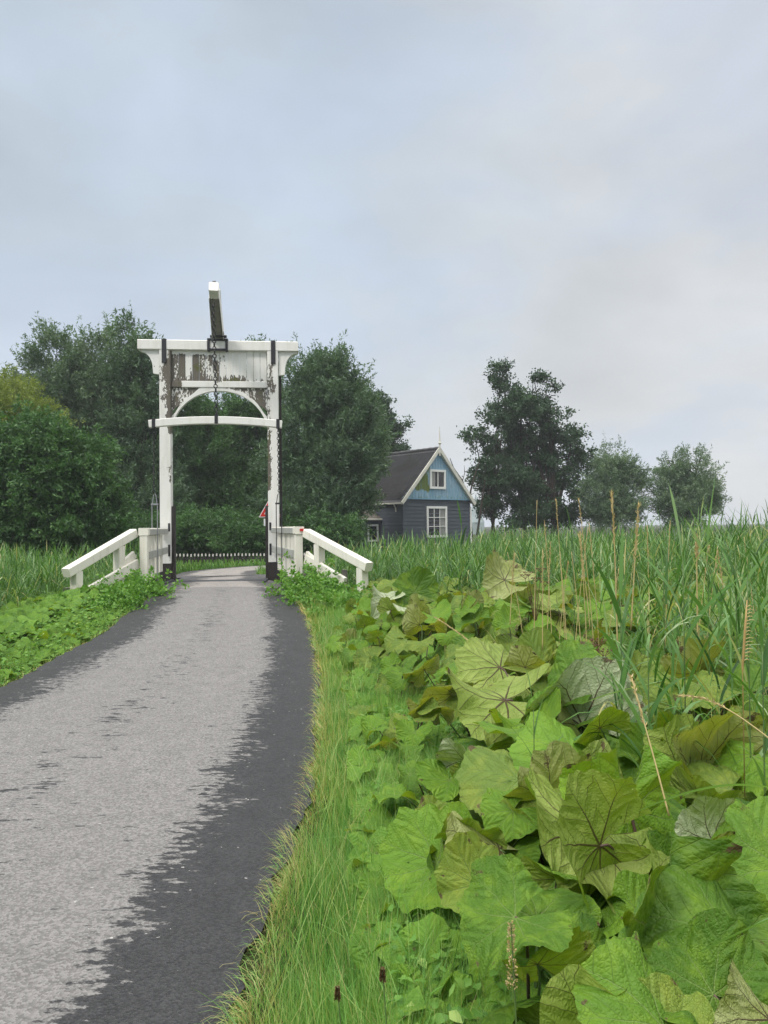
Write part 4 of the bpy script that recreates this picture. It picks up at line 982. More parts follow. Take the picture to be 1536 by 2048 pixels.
# ------------------------------------------------------------------ butterbur
def blade_grid(nt_, nr, seed, low=False):
    """a kidney-shaped leaf of radius 1: flat (x,y), z and uv"""
    r_ = np.random.default_rng(seed)
    T = R(r_.uniform(150, 164)); th = np.linspace(-T, T, nt_); rr = np.linspace(0, 1, nr + 1)[1:] ** .85
    TH, RR = np.meshgrid(th, rr)
    a = np.abs(TH)
    out = 1.0 + .10 * np.sin(np.clip(a, 0, 2)) ** 2 - .16 * sm(a, 2.0, 2.85)
    ph = r_.uniform(0, 6.28, 8)
    out = out * (1 + .035 * np.sin(9 * TH + ph[0]) + .02 * np.sin(17 * TH + ph[1]))
    if not low:
        out = out * (1 + .014 * np.sign(np.sin(46 * TH)) * RR ** 3 + .03 * np.sin(4 * TH + ph[2]))
        out = out * (1 - .22 * RR ** 4 * (np.exp(-((TH - r_.uniform(-2, 2)) / .10) ** 2) * (r_.random() < .6)))
    X = RR * out * np.sin(TH); Y = RR * out * np.cos(TH)
    cup = r_.uniform(-.30, .15); fold = r_.uniform(.0, .62); ruf = r_.uniform(.07, .19)
    Z = cup * RR ** 2 + fold * (np.sqrt(X * X + .035) - .187) * (.5 + .5 * RR)
    Z = Z + .030 * RR * np.sin(TH * math.pi / .70) ** 2 * (1 - .2 * RR)
    nn = r_.integers(3, 6)
    Z = Z + ruf * RR ** 2.6 * np.sin(nn * TH + ph[3]) + .5 * ruf * RR ** 4 * np.sin((nn * 2 + 1) * TH + ph[4]) + .022 * RR ** 5 * np.sin(19 * TH + ph[5])
    if not low: Z = Z + .012 * np.sin(X * 16 + ph[6]) * np.sin(Y * 15 + ph[7]) * RR
    k = r_.uniform(-.1, 1.35); kx = r_.uniform(-.7, .5)
    Yb = np.sin(k * Y) / k if abs(k) > .02 else Y
    Zb = Z * np.cos(k * Y) - (1 - np.cos(k * Y)) / (k if abs(k) > .02 else 1)
    Xb = X.copy(); Zb = Zb + kx * X * X * np.sign(kx) * .6 * np.sign(kx)
    UVs = np.stack([X, Y], -1).reshape(-1, 2); Vt = np.stack([Xb, Yb, Zb], -1).reshape(-1, 3)
    Vt = np.vstack([[0, 0, 0], Vt]); UVs = np.vstack([[0, 0], UVs])
    I = 1 + np.arange(nr * nt_).reshape(nr, nt_)
    Q = np.stack([I[:-1, :-1], I[:-1, 1:], I[1:, 1:], I[1:, :-1]], -1).reshape(-1, 4)
    Tt = np.stack([np.zeros(nt_ - 1, int), I[0, :-1], I[0, 1:], I[0, 1:]], -1)
    return Vt, Q, Tt, UVs

def build_leaf(A, m, n, Rd, seed, mat, parent, nt_=64, nr=13, ground=None, stalk=True, off=Vector((0, 0, 0)), label=None):
    m = Vector(m).normalized(); n = Vector(n); n = (n - m * n.dot(m)).normalized(); sx = m.cross(n)
    V, Q, Tt, UVs = blade_grid(nt_, nr, seed)
    Mx = np.array([sx, m, n]); W = V @ Mx * Rd + np.array(A - off)
    F3 = [tuple(q) for q in Q] + [(int(a), int(b_), int(c_)) for a, b_, c_, _ in Tt[:, [0, 2, 1, 3]]]
    F3 = [tuple(int(i) for i in q) for q in F3]
    me = bpy.data.meshes.new('leaf'); me.from_pydata([tuple(v) for v in W], [], F3)
    ul = me.uv_layers.new(name='UVMap'); li = np.empty(len(me.loops), dtype=np.int32); me.loops.foreach_get('vertex_index', li)
    ul.data.foreach_set('uv', UVs.astype(np.float32)[li].ravel())
    at = me.attributes.new('rnd', 'FLOAT', 'POINT'); at.data.foreach_set('value', np.full(len(W), random.random(), dtype=np.float32))
    me.polygons.foreach_set('use_smooth', np.ones(len(me.polygons), dtype=bool)); me.materials.append(mat); me.update()
    # fix: centre fan faces the same way as the rest
    o = link(bpy.data.objects.new('leaf', me), parent)
    if label: o['label'] = label
    if stalk:
        g = ground if ground is not None else Vector((A.x + random.uniform(.0, .15), A.y + random.uniform(.05, .25), 0))
        g = Vector((g.x, g.y, float(land(g.x, g.y)) - .03))
        c1 = g.lerp(A, .45) + Vector((0, 0, (A.z - g.z) * .18)); c2 = A - m * Rd * .35 - n * Rd * .08
        pts = []
        for i in range(9):
            t = i / 8; p = g * (1 - t) ** 3 + c1 * 3 * t * (1 - t) ** 2 + c2 * 3 * t * t * (1 - t) + A * t ** 3; pts.append(p - off)
        b = MB(); b.tube(pts, [.0085 * (1 - .45 * i / 8) * (Rd / .3) ** .5 for i in range(9)], 7)
        b.build('stalk', M_stalk if random.random() < .6 else M_gstalk, o, True)
    return o

def rand_orient(side=0.0, steep=None):
    if steep is None: steep = random.random() < .26
    if steep:
        n = Vector((random.uniform(-.6, .5), random.uniform(.35, .9), random.uniform(.25, .7))).normalized()
        m = Vector((random.uniform(-1, .4), random.uniform(-.5, .1), random.uniform(.1, .9)))
    else:
        n = Vector((random.gauss(-.30, .34), random.gauss(-.36, .34), 1)).normalized()
        a = random.uniform(0, 2 * math.pi) if random.random() < .35 else random.uniform(math.pi * .7, math.pi * 1.6)
        m = Vector((math.cos(a), math.sin(a), 0))
    m = (m - n * m.dot(n)).normalized(); return m, n

GB = 'butterbur plants crowding the bank beside the verge'
def plant(x, y, label, nleaf, hmin, hmax, r0, r1, heroes=(), spread=.30, old=.25, q=(56, 11)):
    g = Vector((x, y, float(land(x, y)))); root = empty('butterbur_plant', g); tag(root, label, 'butterbur', GB)
    for (ax_, ay_, tx, ty, Y, dY, roll, back, mt, seed) in heroes:
        A = P(ax_, ay_, Y); Tp = P(tx, ty, Y + dY); m = Tp - A; Rd = m.length * .86; m.normalize()
        v = (Vector((0, 0, CAMZ)) - A).normalized(); n = (v - m * v.dot(m)).normalized()
        n = Matrix.Rotation(R(roll), 3, m) @ n
        if back: n = -n
        build_leaf(A, m, n, Rd, seed, mt, root, 96, 20, ground=Vector((x, y, 0)), off=g)
    for i in range(nleaf):
        a = 2 * math.pi * (i + random.random() * .7) / max(nleaf, 1)
        h = random.uniform(hmin, hmax); d = random.uniform(.08, spread) * (1.25 - .5 * (h - hmin) / (hmax - hmin + .01))
        A = g + Vector((math.cos(a) * d, math.sin(a) * d, h)); m, n = rand_orient()
        if n.z > .6:
            ao = Vector((math.cos(a), math.sin(a), -.15)); m = (m * .6 + ao); m = (m - n * m.dot(n)).normalized()
        Rd = random.uniform(r0, r1)
        mt = M_burold if random.random() < old else (M_burpale if random.random() < .12 else M_bur)
        build_leaf(A, m, n, Rd, random.randrange(10 ** 6), mt, root, *q, ground=g + Vector((math.cos(a) * .04, math.sin(a) * .04, 0)), off=g)
    return root

H = [
 (4.35, 1.28, 'butterbur plant holding up a huge pale leaf underside with dark veins', 2, [(1165, 1452, 1035, 1365, 4.1, .1, -38, True, M_burpale, 11), (1180, 1455, 1245, 1345, 4.2, .15, 48, True, M_burold, 12)]),
 (3.45, 1.40, 'butterbur plant with a wide translucent olive leaf under the dry yellow stalk', 2, [(1385, 1585, 1290, 1430, 3.25, .05, 48, True, M_bur, 13), (1400, 1560, 1500, 1470, 3.4, .2, 55, True, M_burold, 14)]),
 (2.95, .92, 'butterbur plant with two overlapping yellow green fan leaves joined at dark stalks', 1, [(1165, 1655, 985, 1625, 2.85, .0, 55, True, M_bur, 15), (1200, 1692, 1060, 1790, 2.65, -.1, -50, True, M_bur, 16)]),
 (2.75, .98, 'butterbur plant with a broad shaded dark green leaf in the middle of the patch', 2, [(1255, 1620, 1250, 1800, 2.85, -.05, -40, False, M_bur, 17)]),
 (2.25, .88, 'butterbur plant with one upright bright green leaf with a notched browned rim', 1, [(1330, 1870, 1345, 1632, 2.1, .10, 48, False, M_bur, 18)]),
 (1.75, .62, 'butterbur plant with the brightest leaf, spreading at the bottom of the patch', 1, [(1330, 2060, 1170, 1990, 1.68, -.05, 40, False, M_bur, 19)]),
 (1.95, .95, 'butterbur plant with a flat ruffled leaf below the upright bright leaf', 1, [(1500, 1905, 1310, 1850, 1.95, -.10, 58, False, M_bur, 20)]),
 (2.40, 1.20, 'butterbur plant with a pale scalloped leaf beside the upright bright leaf', 1, [(1570, 1740, 1430, 1725, 2.3, -.05, 40, False, M_bur, 21)]),
 (2.70, 1.25, 'butterbur plant with a grey green leaf veined in purple below the long reed leaf', 1, [(1430, 1690, 1420, 1575, 2.6, .1, 45, True, M_burpale, 22)]),
 (3.60, .85, 'butterbur plant with a mid green rounded leaf below the huge pale leaf', 2, [(1165, 1520, 1035, 1500, 3.45, -.12, 52, False, M_bur, 23)]),
 (3.60, .55, 'butterbur plant with pale crinkled leaves and brown scorched spots', 3, [(1040, 1560, 905, 1560, 3.35, -.1, 58, False, M_burold, 24)]),
 (2.30, .42, 'butterbur plant with a yellow green leaf folding down over the weeds', 2, [(1030, 1835, 905, 1900, 2.15, -.05, 45, False, M_bur, 25)]),
 (1.75, .86, 'butterbur plant with a browned curling leaf underside at the bottom of the patch', 1, [(1540, 2040, 1420, 1950, 1.72, .05, 45, True, M_burold, 26)]),
 (4.75, .80, 'butterbur plant with dark veined olive leaves over a shadowy hollow', 3, [(1010, 1400, 870, 1405, 4.6, -.1, 55, True, M_bur, 27), (1000, 1335, 905, 1290, 5.2, .1, 55, True, M_bur, 28)]),
 (3.05, .28, 'butterbur plant with a torn leaf riddled with black gaps', 2, [(1000, 1700, 880, 1650, 2.9, -.05, 50, True, M_burold, 29)]),
 (10.2, -.30, 'butterbur plant with a cream backed leaf beside the low end of the railing', 2, [(775, 1200, 722, 1185, 9.6, -.05, 50, True, M_burpale, 30), (830, 1185, 790, 1150, 9.9, .05, 25, False, M_bur, 31)]),
 (7.9, 1.5, 'butterbur plant with a dark hooded leaf among the pale grass stalks', 3, [(1120, 1230, 1040, 1205, 7.7, .05, 58, True, M_bur, 32), (1010, 1160, 950, 1120, 8.4, .1, 58, True, M_burold, 33)]),
]
for (Y, X, lb_, nl, hs) in H:
    plant(X, Y, lb_, nl, .22, .42, .13, .22, hs, .22)
ordn = ['first', 'second', 'third', 'fourth', 'fifth', 'sixth', 'seventh', 'eighth']
rowsB = [(1.75, .36, .9, 'in the row at the very bottom of the patch'), (2.45, .30, 1.3, 'in the row behind the browned curling leaf'), (3.25, .20, 1.8, 'in the row level with the fan leaves'), (4.15, .10, 2.4, 'in the row level with the huge pale leaf'),
         (5.2, -.08, 3.1, 'in the row just past the huge pale leaf'), (6.4, -.18, 3.5, 'in the row among the first yellow stalks'), (7.8, -.30, 3.6, 'in the row below the dead brown umbels'), (9.3, -.42, 4.0, 'in the row level with the cream backed leaf'), (10.9, -.45, 4.6, 'in the row behind the cream backed leaf')]
for Y, x0, x1, txt in rowsB:
    n_ = max(2, int(round((x1 - x0) / (.42 if Y < 4 else .5))))
    n_ = min(n_, 8)
    for i in range(n_):
        X = x0 + (x1 - x0) * (i + .5) / n_ + random.uniform(-.08, .08)
        near = Y < 3
        hx = .20 + .36 * min(1.3, max(0, X - x0 + .1)) ; plant(X, Y + random.uniform(-.2, .2), 'butterbur, %s from the verge %s' % (ordn[i], txt), (8 if Y < 3 else 9) if Y < 6 else 10, .10 + .3 * hx, .12 + hx * 1.0, .09 if i == 0 else .12, .16 if i == 0 else (.23 if Y > 2.6 else .20), spread=.36 if Y < 6 else .48, old=.2 + (.25 if Y > 5 else 0), q=(52, 10) if Y < 5 else (40, 8))

# small leaves as one cover: low-detail blades
LOW = [blade_grid(15, 3, 500 + i, True) for i in range(10)]
def leaf_field(name, A, m, n, Rd, mat, label, cat, off=0):
    N = len(A); var = rng.integers(0, len(LOW), N); Vs, Qs, Us, Rs = [], [], [], []; o_ = 0
    for v in range(len(LOW)):
        k = np.where(var == v)[0]
        if not len(k): continue
        V, Q, Tt, UVs = LOW[v]; mm = m[k]; nn = n[k]; nn = nn - mm * (mm * nn).sum(1)[:, None]; nn /= np.linalg.norm(nn, axis=1)[:, None]; sx = np.cross(mm, nn)
        W = A[k][:, None, :] + Rd[k][:, None, None] * (V[None, :, 0, None] * sx[:, None, :] + V[None, :, 1, None] * mm[:, None, :] + V[None, :, 2, None] * nn[:, None, :])
        Vs.append(W.reshape(-1, 3)); Us.append(np.tile(UVs, (len(k), 1))); Rs.append(np.repeat(rng.uniform(0, 1, len(k)), len(V)))
        T3 = Tt[:, [0, 2, 1]]
        q_ = (Q[None] + (o_ + np.arange(len(k)) * len(V))[:, None, None]).reshape(-1, 4)
        # fan triangles as quads folded on the rim edge
        t_ = (np.stack([Tt[:, 0], Tt[:, 1], Tt[:, 2]], -1)[None] + (o_ + np.arange(len(k)) * len(V))[:, None, None]).reshape(-1, 3)
        Qs.append((q_, t_[:, [0, 2, 1]])); o_ += len(k) * len(V)
    V = np.vstack(Vs); UVa = np.vstack(Us); Ra = np.concatenate(Rs)
    q = np.vstack([a for a, b_ in Qs]); t = np.vstack([b_ for a, b_ in Qs])
    me = bpy.data.meshes.new(name); nl = q.size + t.size
    me.vertices.add(len(V)); me.vertices.foreach_set('co', V.astype(np.float32).ravel())
    me.loops.add(nl); li = np.concatenate([q.ravel(), t.ravel()]).astype(np.int32); me.loops.foreach_set('vertex_index', li)
    me.polygons.add(len(q) + len(t))
    st = np.concatenate([np.arange(len(q)) * 4, q.size + np.arange(len(t)) * 3]).astype(np.int32); tt = np.concatenate([np.full(len(q), 4), np.full(len(t), 3)]).astype(np.int32)
    me.polygons.foreach_set('loop_start', st); me.polygons.foreach_set('loop_total', tt); me.polygons.foreach_set('use_smooth', np.ones(len(st), dtype=bool))
    at = me.attributes.new('rnd', 'FLOAT', 'POINT'); at.data.foreach_set('value', Ra.astype(np.float32))
    ul = me.uv_layers.new(name='UVMap'); ul.data.foreach_set('uv', UVa.astype(np.float32)[li].ravel())
    me.materials.append(mat); me.update(); me.validate()
    return tag(link(bpy.data.objects.new(name, me)), label, cat, None, 'stuff')
def unit(a): return a / np.linalg.norm(a, axis=1)[:, None]
def field(name, N, fx, fy, zr, rr_, mat, label, cat, tilt=.4, bias=(-.25, -.3)):
    x, y = fx(N), None
    y = fy(N); x = fx(y)
    z = land(x, y) + rng.uniform(zr[0], zr[1], N)
    n = unit(np.stack([rng.normal(bias[0], tilt, N), rng.normal(bias[1], tilt, N), np.ones(N)], -1)); a = rng.uniform(0, 2 * np.pi, N)
    m = np.stack([np.cos(a), np.sin(a), np.zeros(N)], -1); m = unit(m - n * (m * n).sum(1)[:, None])
    return leaf_field(name, np.stack([x, y, z], -1), m, n, rng.uniform(rr_[0], rr_[1], N), mat, label, cat)
BL = interp([(1, .20), (2.5, .18), (5, .05), (8, -.15), (11, -.45), (14, -.75)])        # inner edge of the butterbur
# bank on the far side of the road
N = 2600
y = U(7.3, 14.7, N); d = U(0, 1, N) ** .9 * 2.3; x = XL(y) - .12 - d
z = land(x, y) + .04 + .34 * sm(d, 0, .8) * U(.25, 1, N)
n = unit(np.stack([rng.normal(.25, .35, N), rng.normal(-.4, .35, N), np.ones(N)], -1)); a = U(0, 2 * np.pi, N)
m = unit(np.stack([np.cos(a), np.sin(a), 0 * a], -1)); m = unit(m - n * (m * n).sum(1)[:, None])
M_burlow = butterbur_mat('young_butterbur_leaf', top=((0.090, 0.205, 0.028), (0.170, 0.340, 0.045)), back=((0.20, 0.30, 0.08), (0.27, 0.36, 0.12)))
leaf_field('bank_leaves', np.stack([x, y, z], -1), m, n, U(.055, .145, N) * (.7 + .5 * sm(d, 0, 1)), M_burlow, 'low bright leafy ground cover on the bank across the asphalt', 'ground cover')
# undergrowth in and under the butterbur, and the far end of the patch
N = 2600
y = 1.4 + 9.5 * U(0, 1, N) ** 1.25; x = BL(y) - .22 + U(0, 1, N) ** 1.8 * (.35 * y + .6); z = land(x, y) + U(.02, .20, N)
n = unit(np.stack([rng.normal(-.2, .35, N), rng.normal(-.3, .35, N), np.ones(N)], -1)); a = U(0, 2 * np.pi, N)
m = unit(np.stack([np.cos(a), np.sin(a), 0 * a], -1)); m = unit(m - n * (m * n).sum(1)[:, None])
leaf_field('undergrowth_leaves', np.stack([x, y, z], -1), m, n, U(.04, .11, N), M_burlow, 'small round leaves filling the gaps between the butterbur plants', 'undergrowth')
N = 1500
y = U(9.5, 14.6, N); x = BL(y) - .1 + U(0, 1, N) * 5.5; z = land(x, y) + U(.1, .62, N) * sm(x - BL(y), -.3, .8)
n = unit(np.stack([rng.normal(-.2, .4, N), rng.normal(-.35, .4, N), np.ones(N)], -1)); a = U(0, 2 * np.pi, N)
m = unit(np.stack([np.cos(a), np.sin(a), 0 * a], -1)); m = unit(m - n * (m * n).sum(1)[:, None])
leaf_field('far_butterbur_leaves', np.stack([x, y, z], -1), m, n, U(.09, .20, N), M_burold, 'dense small leaves at the far end of the patch before the railing', 'ground cover')

def small_leaves(name, x, y, z, L, W, mat, label, cat, kind='stuff', parent=None):
    N = len(x); n = unit(np.stack([rng.normal(-.1, .5, N), rng.normal(-.2, .5, N), np.ones(N)], -1)); a = U(0, 2 * np.pi, N)
    m = np.stack([np.cos(a), np.sin(a), 0 * a], -1); m = unit(m - n * (m * n).sum(1)[:, None]); s = np.cross(m, n)
    C = np.stack([x, y, z], -1); L = L[:, None]; W = W[:, None]
    V = np.stack([C, C + m * L * .35 + s * W * .5 + n * W * .12, C + m * L * .72 + s * W * .36 + n * W * .08, C + m * L - n * L * .12, C + m * L * .72 - s * W * .36 + n * W * .08, C + m * L * .35 - s * W * .5 + n * W * .12, C + m * L * .5], 1).reshape(-1, 3)
    i = (np.arange(N) * 7)[:, None]
    Q = np.concatenate([i + np.array([[0, 6, 2, 1]]), i + np.array([[6, 3, 2, 2]]), i + np.array([[0, 5, 4, 6]]), i + np.array([[6, 4, 3, 3]])], 0)
    Q4 = np.concatenate([i + np.array([[0, 6, 2, 1]]), i + np.array([[0, 5, 4, 6]])], 0); Q5 = np.concatenate([i + np.array([[6, 3, 2]]), i + np.array([[6, 4, 3]])], 0)
    Tq = np.concatenate([Q4[:, [0, 1, 2]], Q4[:, [0, 2, 3]], Q5], 0)
    return tag(np_mesh(name, V, Tq, mat, parent, attrs={'rnd': np.repeat(np.clip(rng.normal(.5, .25, N), 0, 1), 7)}, smooth=True), label, cat, None, kind)
N = 18000
y = 1.3 + 10.5 * U(0, 1, N) ** 1.5; x = BL(y) - .16 + U(0, 1, N) ** 1.4 * (.9 + .25 * y)
small_leaves('weed_cover', x, y, land(x, y) + U(.02, .20, N) * (.6 + .8 * clumpy(x, y, .8)), U(.02, .06, N), U(.012, .038, N), M_weed, 'small leaved weeds along the inner edge of the butterbur', 'weeds')
N = 9000
y = U(7.3, 15.0, N); x = XL(y) - .05 - U(0, 1, N) * 2.6
small_leaves('bank_weed_cover', x, y, land(x, y) + U(.02, .36, N) * sm(XL(y) - x, 0, .6), U(.03, .075, N), U(.02, .045, N), M_weed, 'small leaved weeds among the bank leaves across the asphalt', 'weeds')
# grass pushing through the butterbur edge
n = 14000
y = 1.3 + 11 * U(0, 1, n) ** 1.5; x = BL(y) - .2 + U(0, 1, n) ** 1.6 * (.7 + .35 * y)
blades('patch_grass', x, y, U(.15, .42, n), U(.003, .006, n) * np.maximum(1, y / 4), U(.2, 1.1, n), U(.1, .85, n), M_grass, 5, label='grass blades growing through the inner edge of the butterbur', cat='grass')

# weed clumps at the feet of the railings
def weed_clump(label, px, py, Y, rx, rz, n=260, mat=M_weed):
    c = P(px, py, Y); g = float(land(c.x, c.y)); root = empty('weed_clump', (c.x, c.y, g)); tag(root, label, 'weed clump')
    h = max(.09, c.z - g)
    crown('leaves', [(0, 0, h * .35, rx, rx * .6, h * .4), (rx * .2, 0, h * .6, rx * .6, rx * .5, rz * .7)], mat, root, n, 16, .09, .06, .045, up=.5, hang=.2, shell=.2, jit=.05)
    b = MB()
    for i in range(7):
        a = random.uniform(0, 6.28); b.tube([(0, 0, -.1), (math.cos(a) * rx * .4, math.sin(a) * rx * .3, h * .6), (math.cos(a) * rx * .8, math.sin(a) * rx * .5, h + random.uniform(0, rz))], [.006, .005, .003], 5)
    b.build('stems', M_gstalk, root)
weed_clump('bramble like weed clump climbing the near post of the railing panel on the leafy bank', 282, 1178, 14.1, .22, .14, 200)
weed_clump('broad weed clump below the cream sloping railing on the leafy bank', 222, 1222, 12.9, .40, .06, 260)
weed_clump('weed clump in the corner between asphalt edge and the red reflector post', 606, 1190, 13.8, .26, .12, 240)
weed_clump('yellow green vine sprig climbing the red reflector post', 606, 1150, 14.6, .10, .22, 60)
weed_clump('weed clump under the lower rail between the two outer railing posts', 652, 1190, 13.2, .30, .07, 240)
weed_clump('weed clump at the foot of the outer railing post beside the cream backed leaf', 698, 1212, 12.2, .26, .08, 200)
# ------------------------------------------------------------------ reeds
def reed_arrays(x, y, Hh, nl=8, lmin=.30, lmax=.55, wmin=.012, wmax=.024, seg=6, dry=.10, z0=None, lean=.12):
    """stems and their alternate leaves as ribbons"""
    N = len(x); g = land(x, y) if z0 is None else z0
    la, lm = U(0, 2 * np.pi, N), U(0, lean, N)
    f = np.tile(np.linspace(.30, .97, nl), (N, 1)) + U(-.03, .03, (N, nl)) if False else np.tile(np.linspace(.30, .97, nl), (N, 1)) + rng.uniform(-.03, .03, (N, nl))
    hh = Hh[:, None] * f
    bx = x[:, None] + np.cos(la)[:, None] * lm[:, None] * hh; by = y[:, None] + np.sin(la)[:, None] * lm[:, None] * hh; bz = g[:, None] + hh
    az0 = U(0, 2 * np.pi, N)[:, None]; az = az0 + np.pi * (np.arange(nl)[None, :] % 2) + rng.uniform(-.6, .6, (N, nl))
    L = rng.uniform(lmin, lmax, (N, nl)) * (1 - .35 * np.abs(f - .6)); W = rng.uniform(wmin, wmax, (N, nl))
    bend = rng.uniform(.45, 1.25, (N, nl)) * (1.3 - .5 * f)
    bend[:, -1] = rng.uniform(.15, .7, N)
    base = np.stack([bx, by, bz], -1).reshape(-1, 3)
    V, Q, k = ribbons(base, az.ravel(), L.ravel(), W.ravel(), bend.ravel(), seg, curl=1.35)
    rn = np.clip(np.repeat(U(.1, .75, N), nl) + U(-.2, .2, N * nl), 0, .93); d = U(0, 1, N * nl) < dry; rn[d] = U(.93, 1, d.sum())
    # stems: narrow ribbons crossed
    sb = np.stack([x, y, g - .03], -1)
    V2, Q2, k2 = ribbons(sb, la, Hh, np.full(N, .006) * np.maximum(1, y / 7), np.zeros(N) + .001, 3, lean=lm, curl=1.0)
    return (np.vstack([V, V2]), np.vstack([Q, Q2 + len(V)]), np.concatenate([np.repeat(rn, k), np.repeat(U(.5, .9, N), k2)]))
def reed_bed(name, x, y, Hh, label, **kw):
    V, Q, r_ = reed_arrays(x, y, Hh, **kw)
    return tag(np_mesh(name, V, Q, M_reed, attrs={'rnd': r_}), label, 'reeds', None, 'stuff')
def pick(n, x0, x1, y0, y1, keep, pw=1.0):
    y = y0 + (y1 - y0) * U(0, 1, n) ** pw; x = U(x0, x1, n); k = keep(x, y); return x[k], y[k]
# right: behind and beside the butterbur
x, y = pick(900, .9, 9, 4.2, 11.5, lambda x, y: (clumpy(x, y, .45) > .38) & (x > .34 * y + .35 - .6 * sm(y, 8, 11)) & (x < .62 * y + 1.5))
reed_bed('reed_bed', x, y, U(.5, 1.25, len(x)) * (1 + .25 * sm(x / y, .32, .5)), 'mixed green reeds rising behind the butterbur', wmin=.010, wmax=.022)
x, y = pick(3400, -.2, 12, 11.2, 15.0, lambda x, y: (clumpy(x, y, .4) > .3) & (x > -.3 + .0 * y) & (x < .6 * y + 1.5) & (x > 1.3 - .42 * (y - 9.8) + .2))
reed_bed('reed_bed', x, y, U(.45, 1.15, len(x)) * (.75 + .55 * clumpy(x, y, .3)) * (1 + .22 * sm(x, 1, 6)), 'green reeds along the near canal bank', wmin=.012, wmax=.024, seg=4)
x, y = pick(5200, 1.2, 26, 19.2, 40, lambda x, y: (x < .6 * y + 2) & (x > 2.4 + .12 * (y - 19)), 1.3)
reed_bed('reed_bed', x, y, U(.8, 1.6, len(x)) * (.8 + .35 * clumpy(x, y, .25)) * (1 + .22 * sm(x / y, .34, .5)), 'tall dark reeds beyond the canal up to the horizon', wmin=.022, wmax=.040, seg=4, nl=8)
x, y = pick(2200, -1.8, 4.5, 18.9, 30, lambda x, y: (dist_poly(x, y, P2) > 1.9), 1.2)
reed_bed('reed_bed', x, y, U(.5, 1.15, len(x)) * (.7 + .6 * clumpy(x, y, .3)), 'reeds and rank grass before the slate blue house', wmin=.020, wmax=.034, seg=4, nl=7)
x, y = pick(330, .9, 4.5, 3.3, 7.2, lambda x, y: (x > .27 * y + .1) & (x < .56 * y + .4))
reed_bed('reed_bed', x, y, U(.7, 1.25, len(x)), 'leafy reeds pushing up through the butterbur below the pollard willows', wmin=.012, wmax=.024, seg=7, lmin=.28, lmax=.5, nl=8)
# left patch
x, y = pick(1900, -9.5, -4.9, 8.2, 14.8, lambda x, y: (x < XL(y) - 1.6) & (x > -.54 * y - 1.4), 1.0)
reed_bed('reed_bed', x, y, U(.55, 1.15, len(x)) * (1 - .35 * sm(x, -6.2, -5.2)), 'bluish green reeds at the photo edge beyond the leafy bank', wmin=.012, wmax=.024, seg=4)
x, y = pick(1200, -16, -7.6, 19.0, 30, lambda x, y: (dist_poly(x, y, P2) > 1.9), 1.2)
reed_bed('reed_bed', x, y, U(.7, 1.3, len(x)), 'reeds beyond the canal below the rounded bush', wmin=.018, wmax=.03, seg=4, nl=7)
# fine tall grass among the reeds on the right
n = 5500
y = 3.2 + 9 * U(0, 1, n) ** 1.1; x = .35 * y + .2 + U(0, 1, n) * (.35 * y + 1); x = np.where(y > 8, x - U(0, 2.5, n), x)
blades('tall_grass', x, y, U(.55, 1.05, n), U(.003, .006, n) * np.maximum(1, y / 5), U(.2, 1.2, n), np.where(U(0, 1, n) < .28, U(.86, 1, n), U(.2, .85, n)), M_grass, 5, label='fine tall grass with straw stems between the reeds', cat='grass')

n = 4600
y = 4.2 + 9 * U(0, 1, n) ** 1.0; x = .22 * y - .3 + U(0, 1, n) ** .8 * (.45 * y + 1)
blades('dead_grass', x, y, U(.45, 1.0, n) * (.8 + .4 * clumpy(x, y, .5)), U(.0032, .0055, n) * np.maximum(1, y / 5.5), U(.05, 1.3, n), U(0, 1, n), M_straw, 6, label='straw coloured dead grass stems tangled among the reeds', cat='grass', lean=U(0, .35, n))
# reeds one can single out, near the camera
def reed(label, px, py, Y, topy, nl, lmin, lmax, wmin, wmax, seed, lean=(0, 0)):
    g0 = P(px, py, Y); gz_ = float(land(g0.x, Y)); topz = P(px, topy, Y).z; root = empty('reed', (g0.x, Y, gz_)); tag(root, label, 'reed', 'tall reeds near the camera')
    Hh = topz - gz_; r_ = random.Random(seed); b = MB()
    st = [Vector((lean[0] * t * t * Hh, lean[1] * t * t * Hh, Hh * t)) for t in [i / 8 for i in range(9)]]
    b.tube(st, [.0045 * (1 - .6 * i / 8) for i in range(9)], 6); b.build('stem', M_gstalk, root, True)
    az0 = r_.uniform(-.5, .5) + (0 if r_.random() < .5 else math.pi)
    for i in range(nl):
        f = .32 + .66 * i / (nl - 1); p = st[min(8, int(f * 8))].lerp(st[min(8, int(f * 8) + 1)], f * 8 % 1)
        az = az0 + math.pi * (i % 2) + r_.uniform(-.5, .5); L = r_.uniform(lmin, lmax) * (1 - .2 * abs(f - .6)); W_ = r_.uniform(wmin, wmax)
        bend = (r_.uniform(.35, .9) * (1.2 - .75 * f)) if i < nl - 1 else .12
        seg = 12; V = []; uvw = []
        droop = r_.uniform(0, .35); tw = r_.uniform(-.8, .8); tw2 = r_.uniform(-1.2, 1.2)
        for s in range(seg + 1):
            t = s / seg; hx = L * bend * t ** 1.3; hz_ = L * (t * (1 - .25 * bend) - droop * t ** 2.6)
            c = p + Vector((math.cos(az) * hx, math.sin(az) * hx, hz_)); ang = az + math.pi / 2 + tw + tw2 * t
            w_ = W_ * (min(1, .45 + t * 3) * (1 - t ** 2.4)) / 2 + .0006
            sd_ = Vector((math.cos(ang), math.sin(ang), .25 * math.sin(tw + t)))
            V += [c - sd_ * w_, c + Vector((0, 0, -.18 * w_ * 2)), c + sd_ * w_]
        Q_ = [(s * 3 + j, s * 3 + j + 1, s * 3 + j + 4, s * 3 + j + 3) for s in range(seg) for j in (0, 1)]
        rv = min(.92, max(.1, r_.gauss(.55, .22)))
        np_mesh('leaf', [tuple(v) for v in V], Q_, M_reed, root, attrs={'rnd': np.full(len(V), rv)}, smooth=True)
    return root
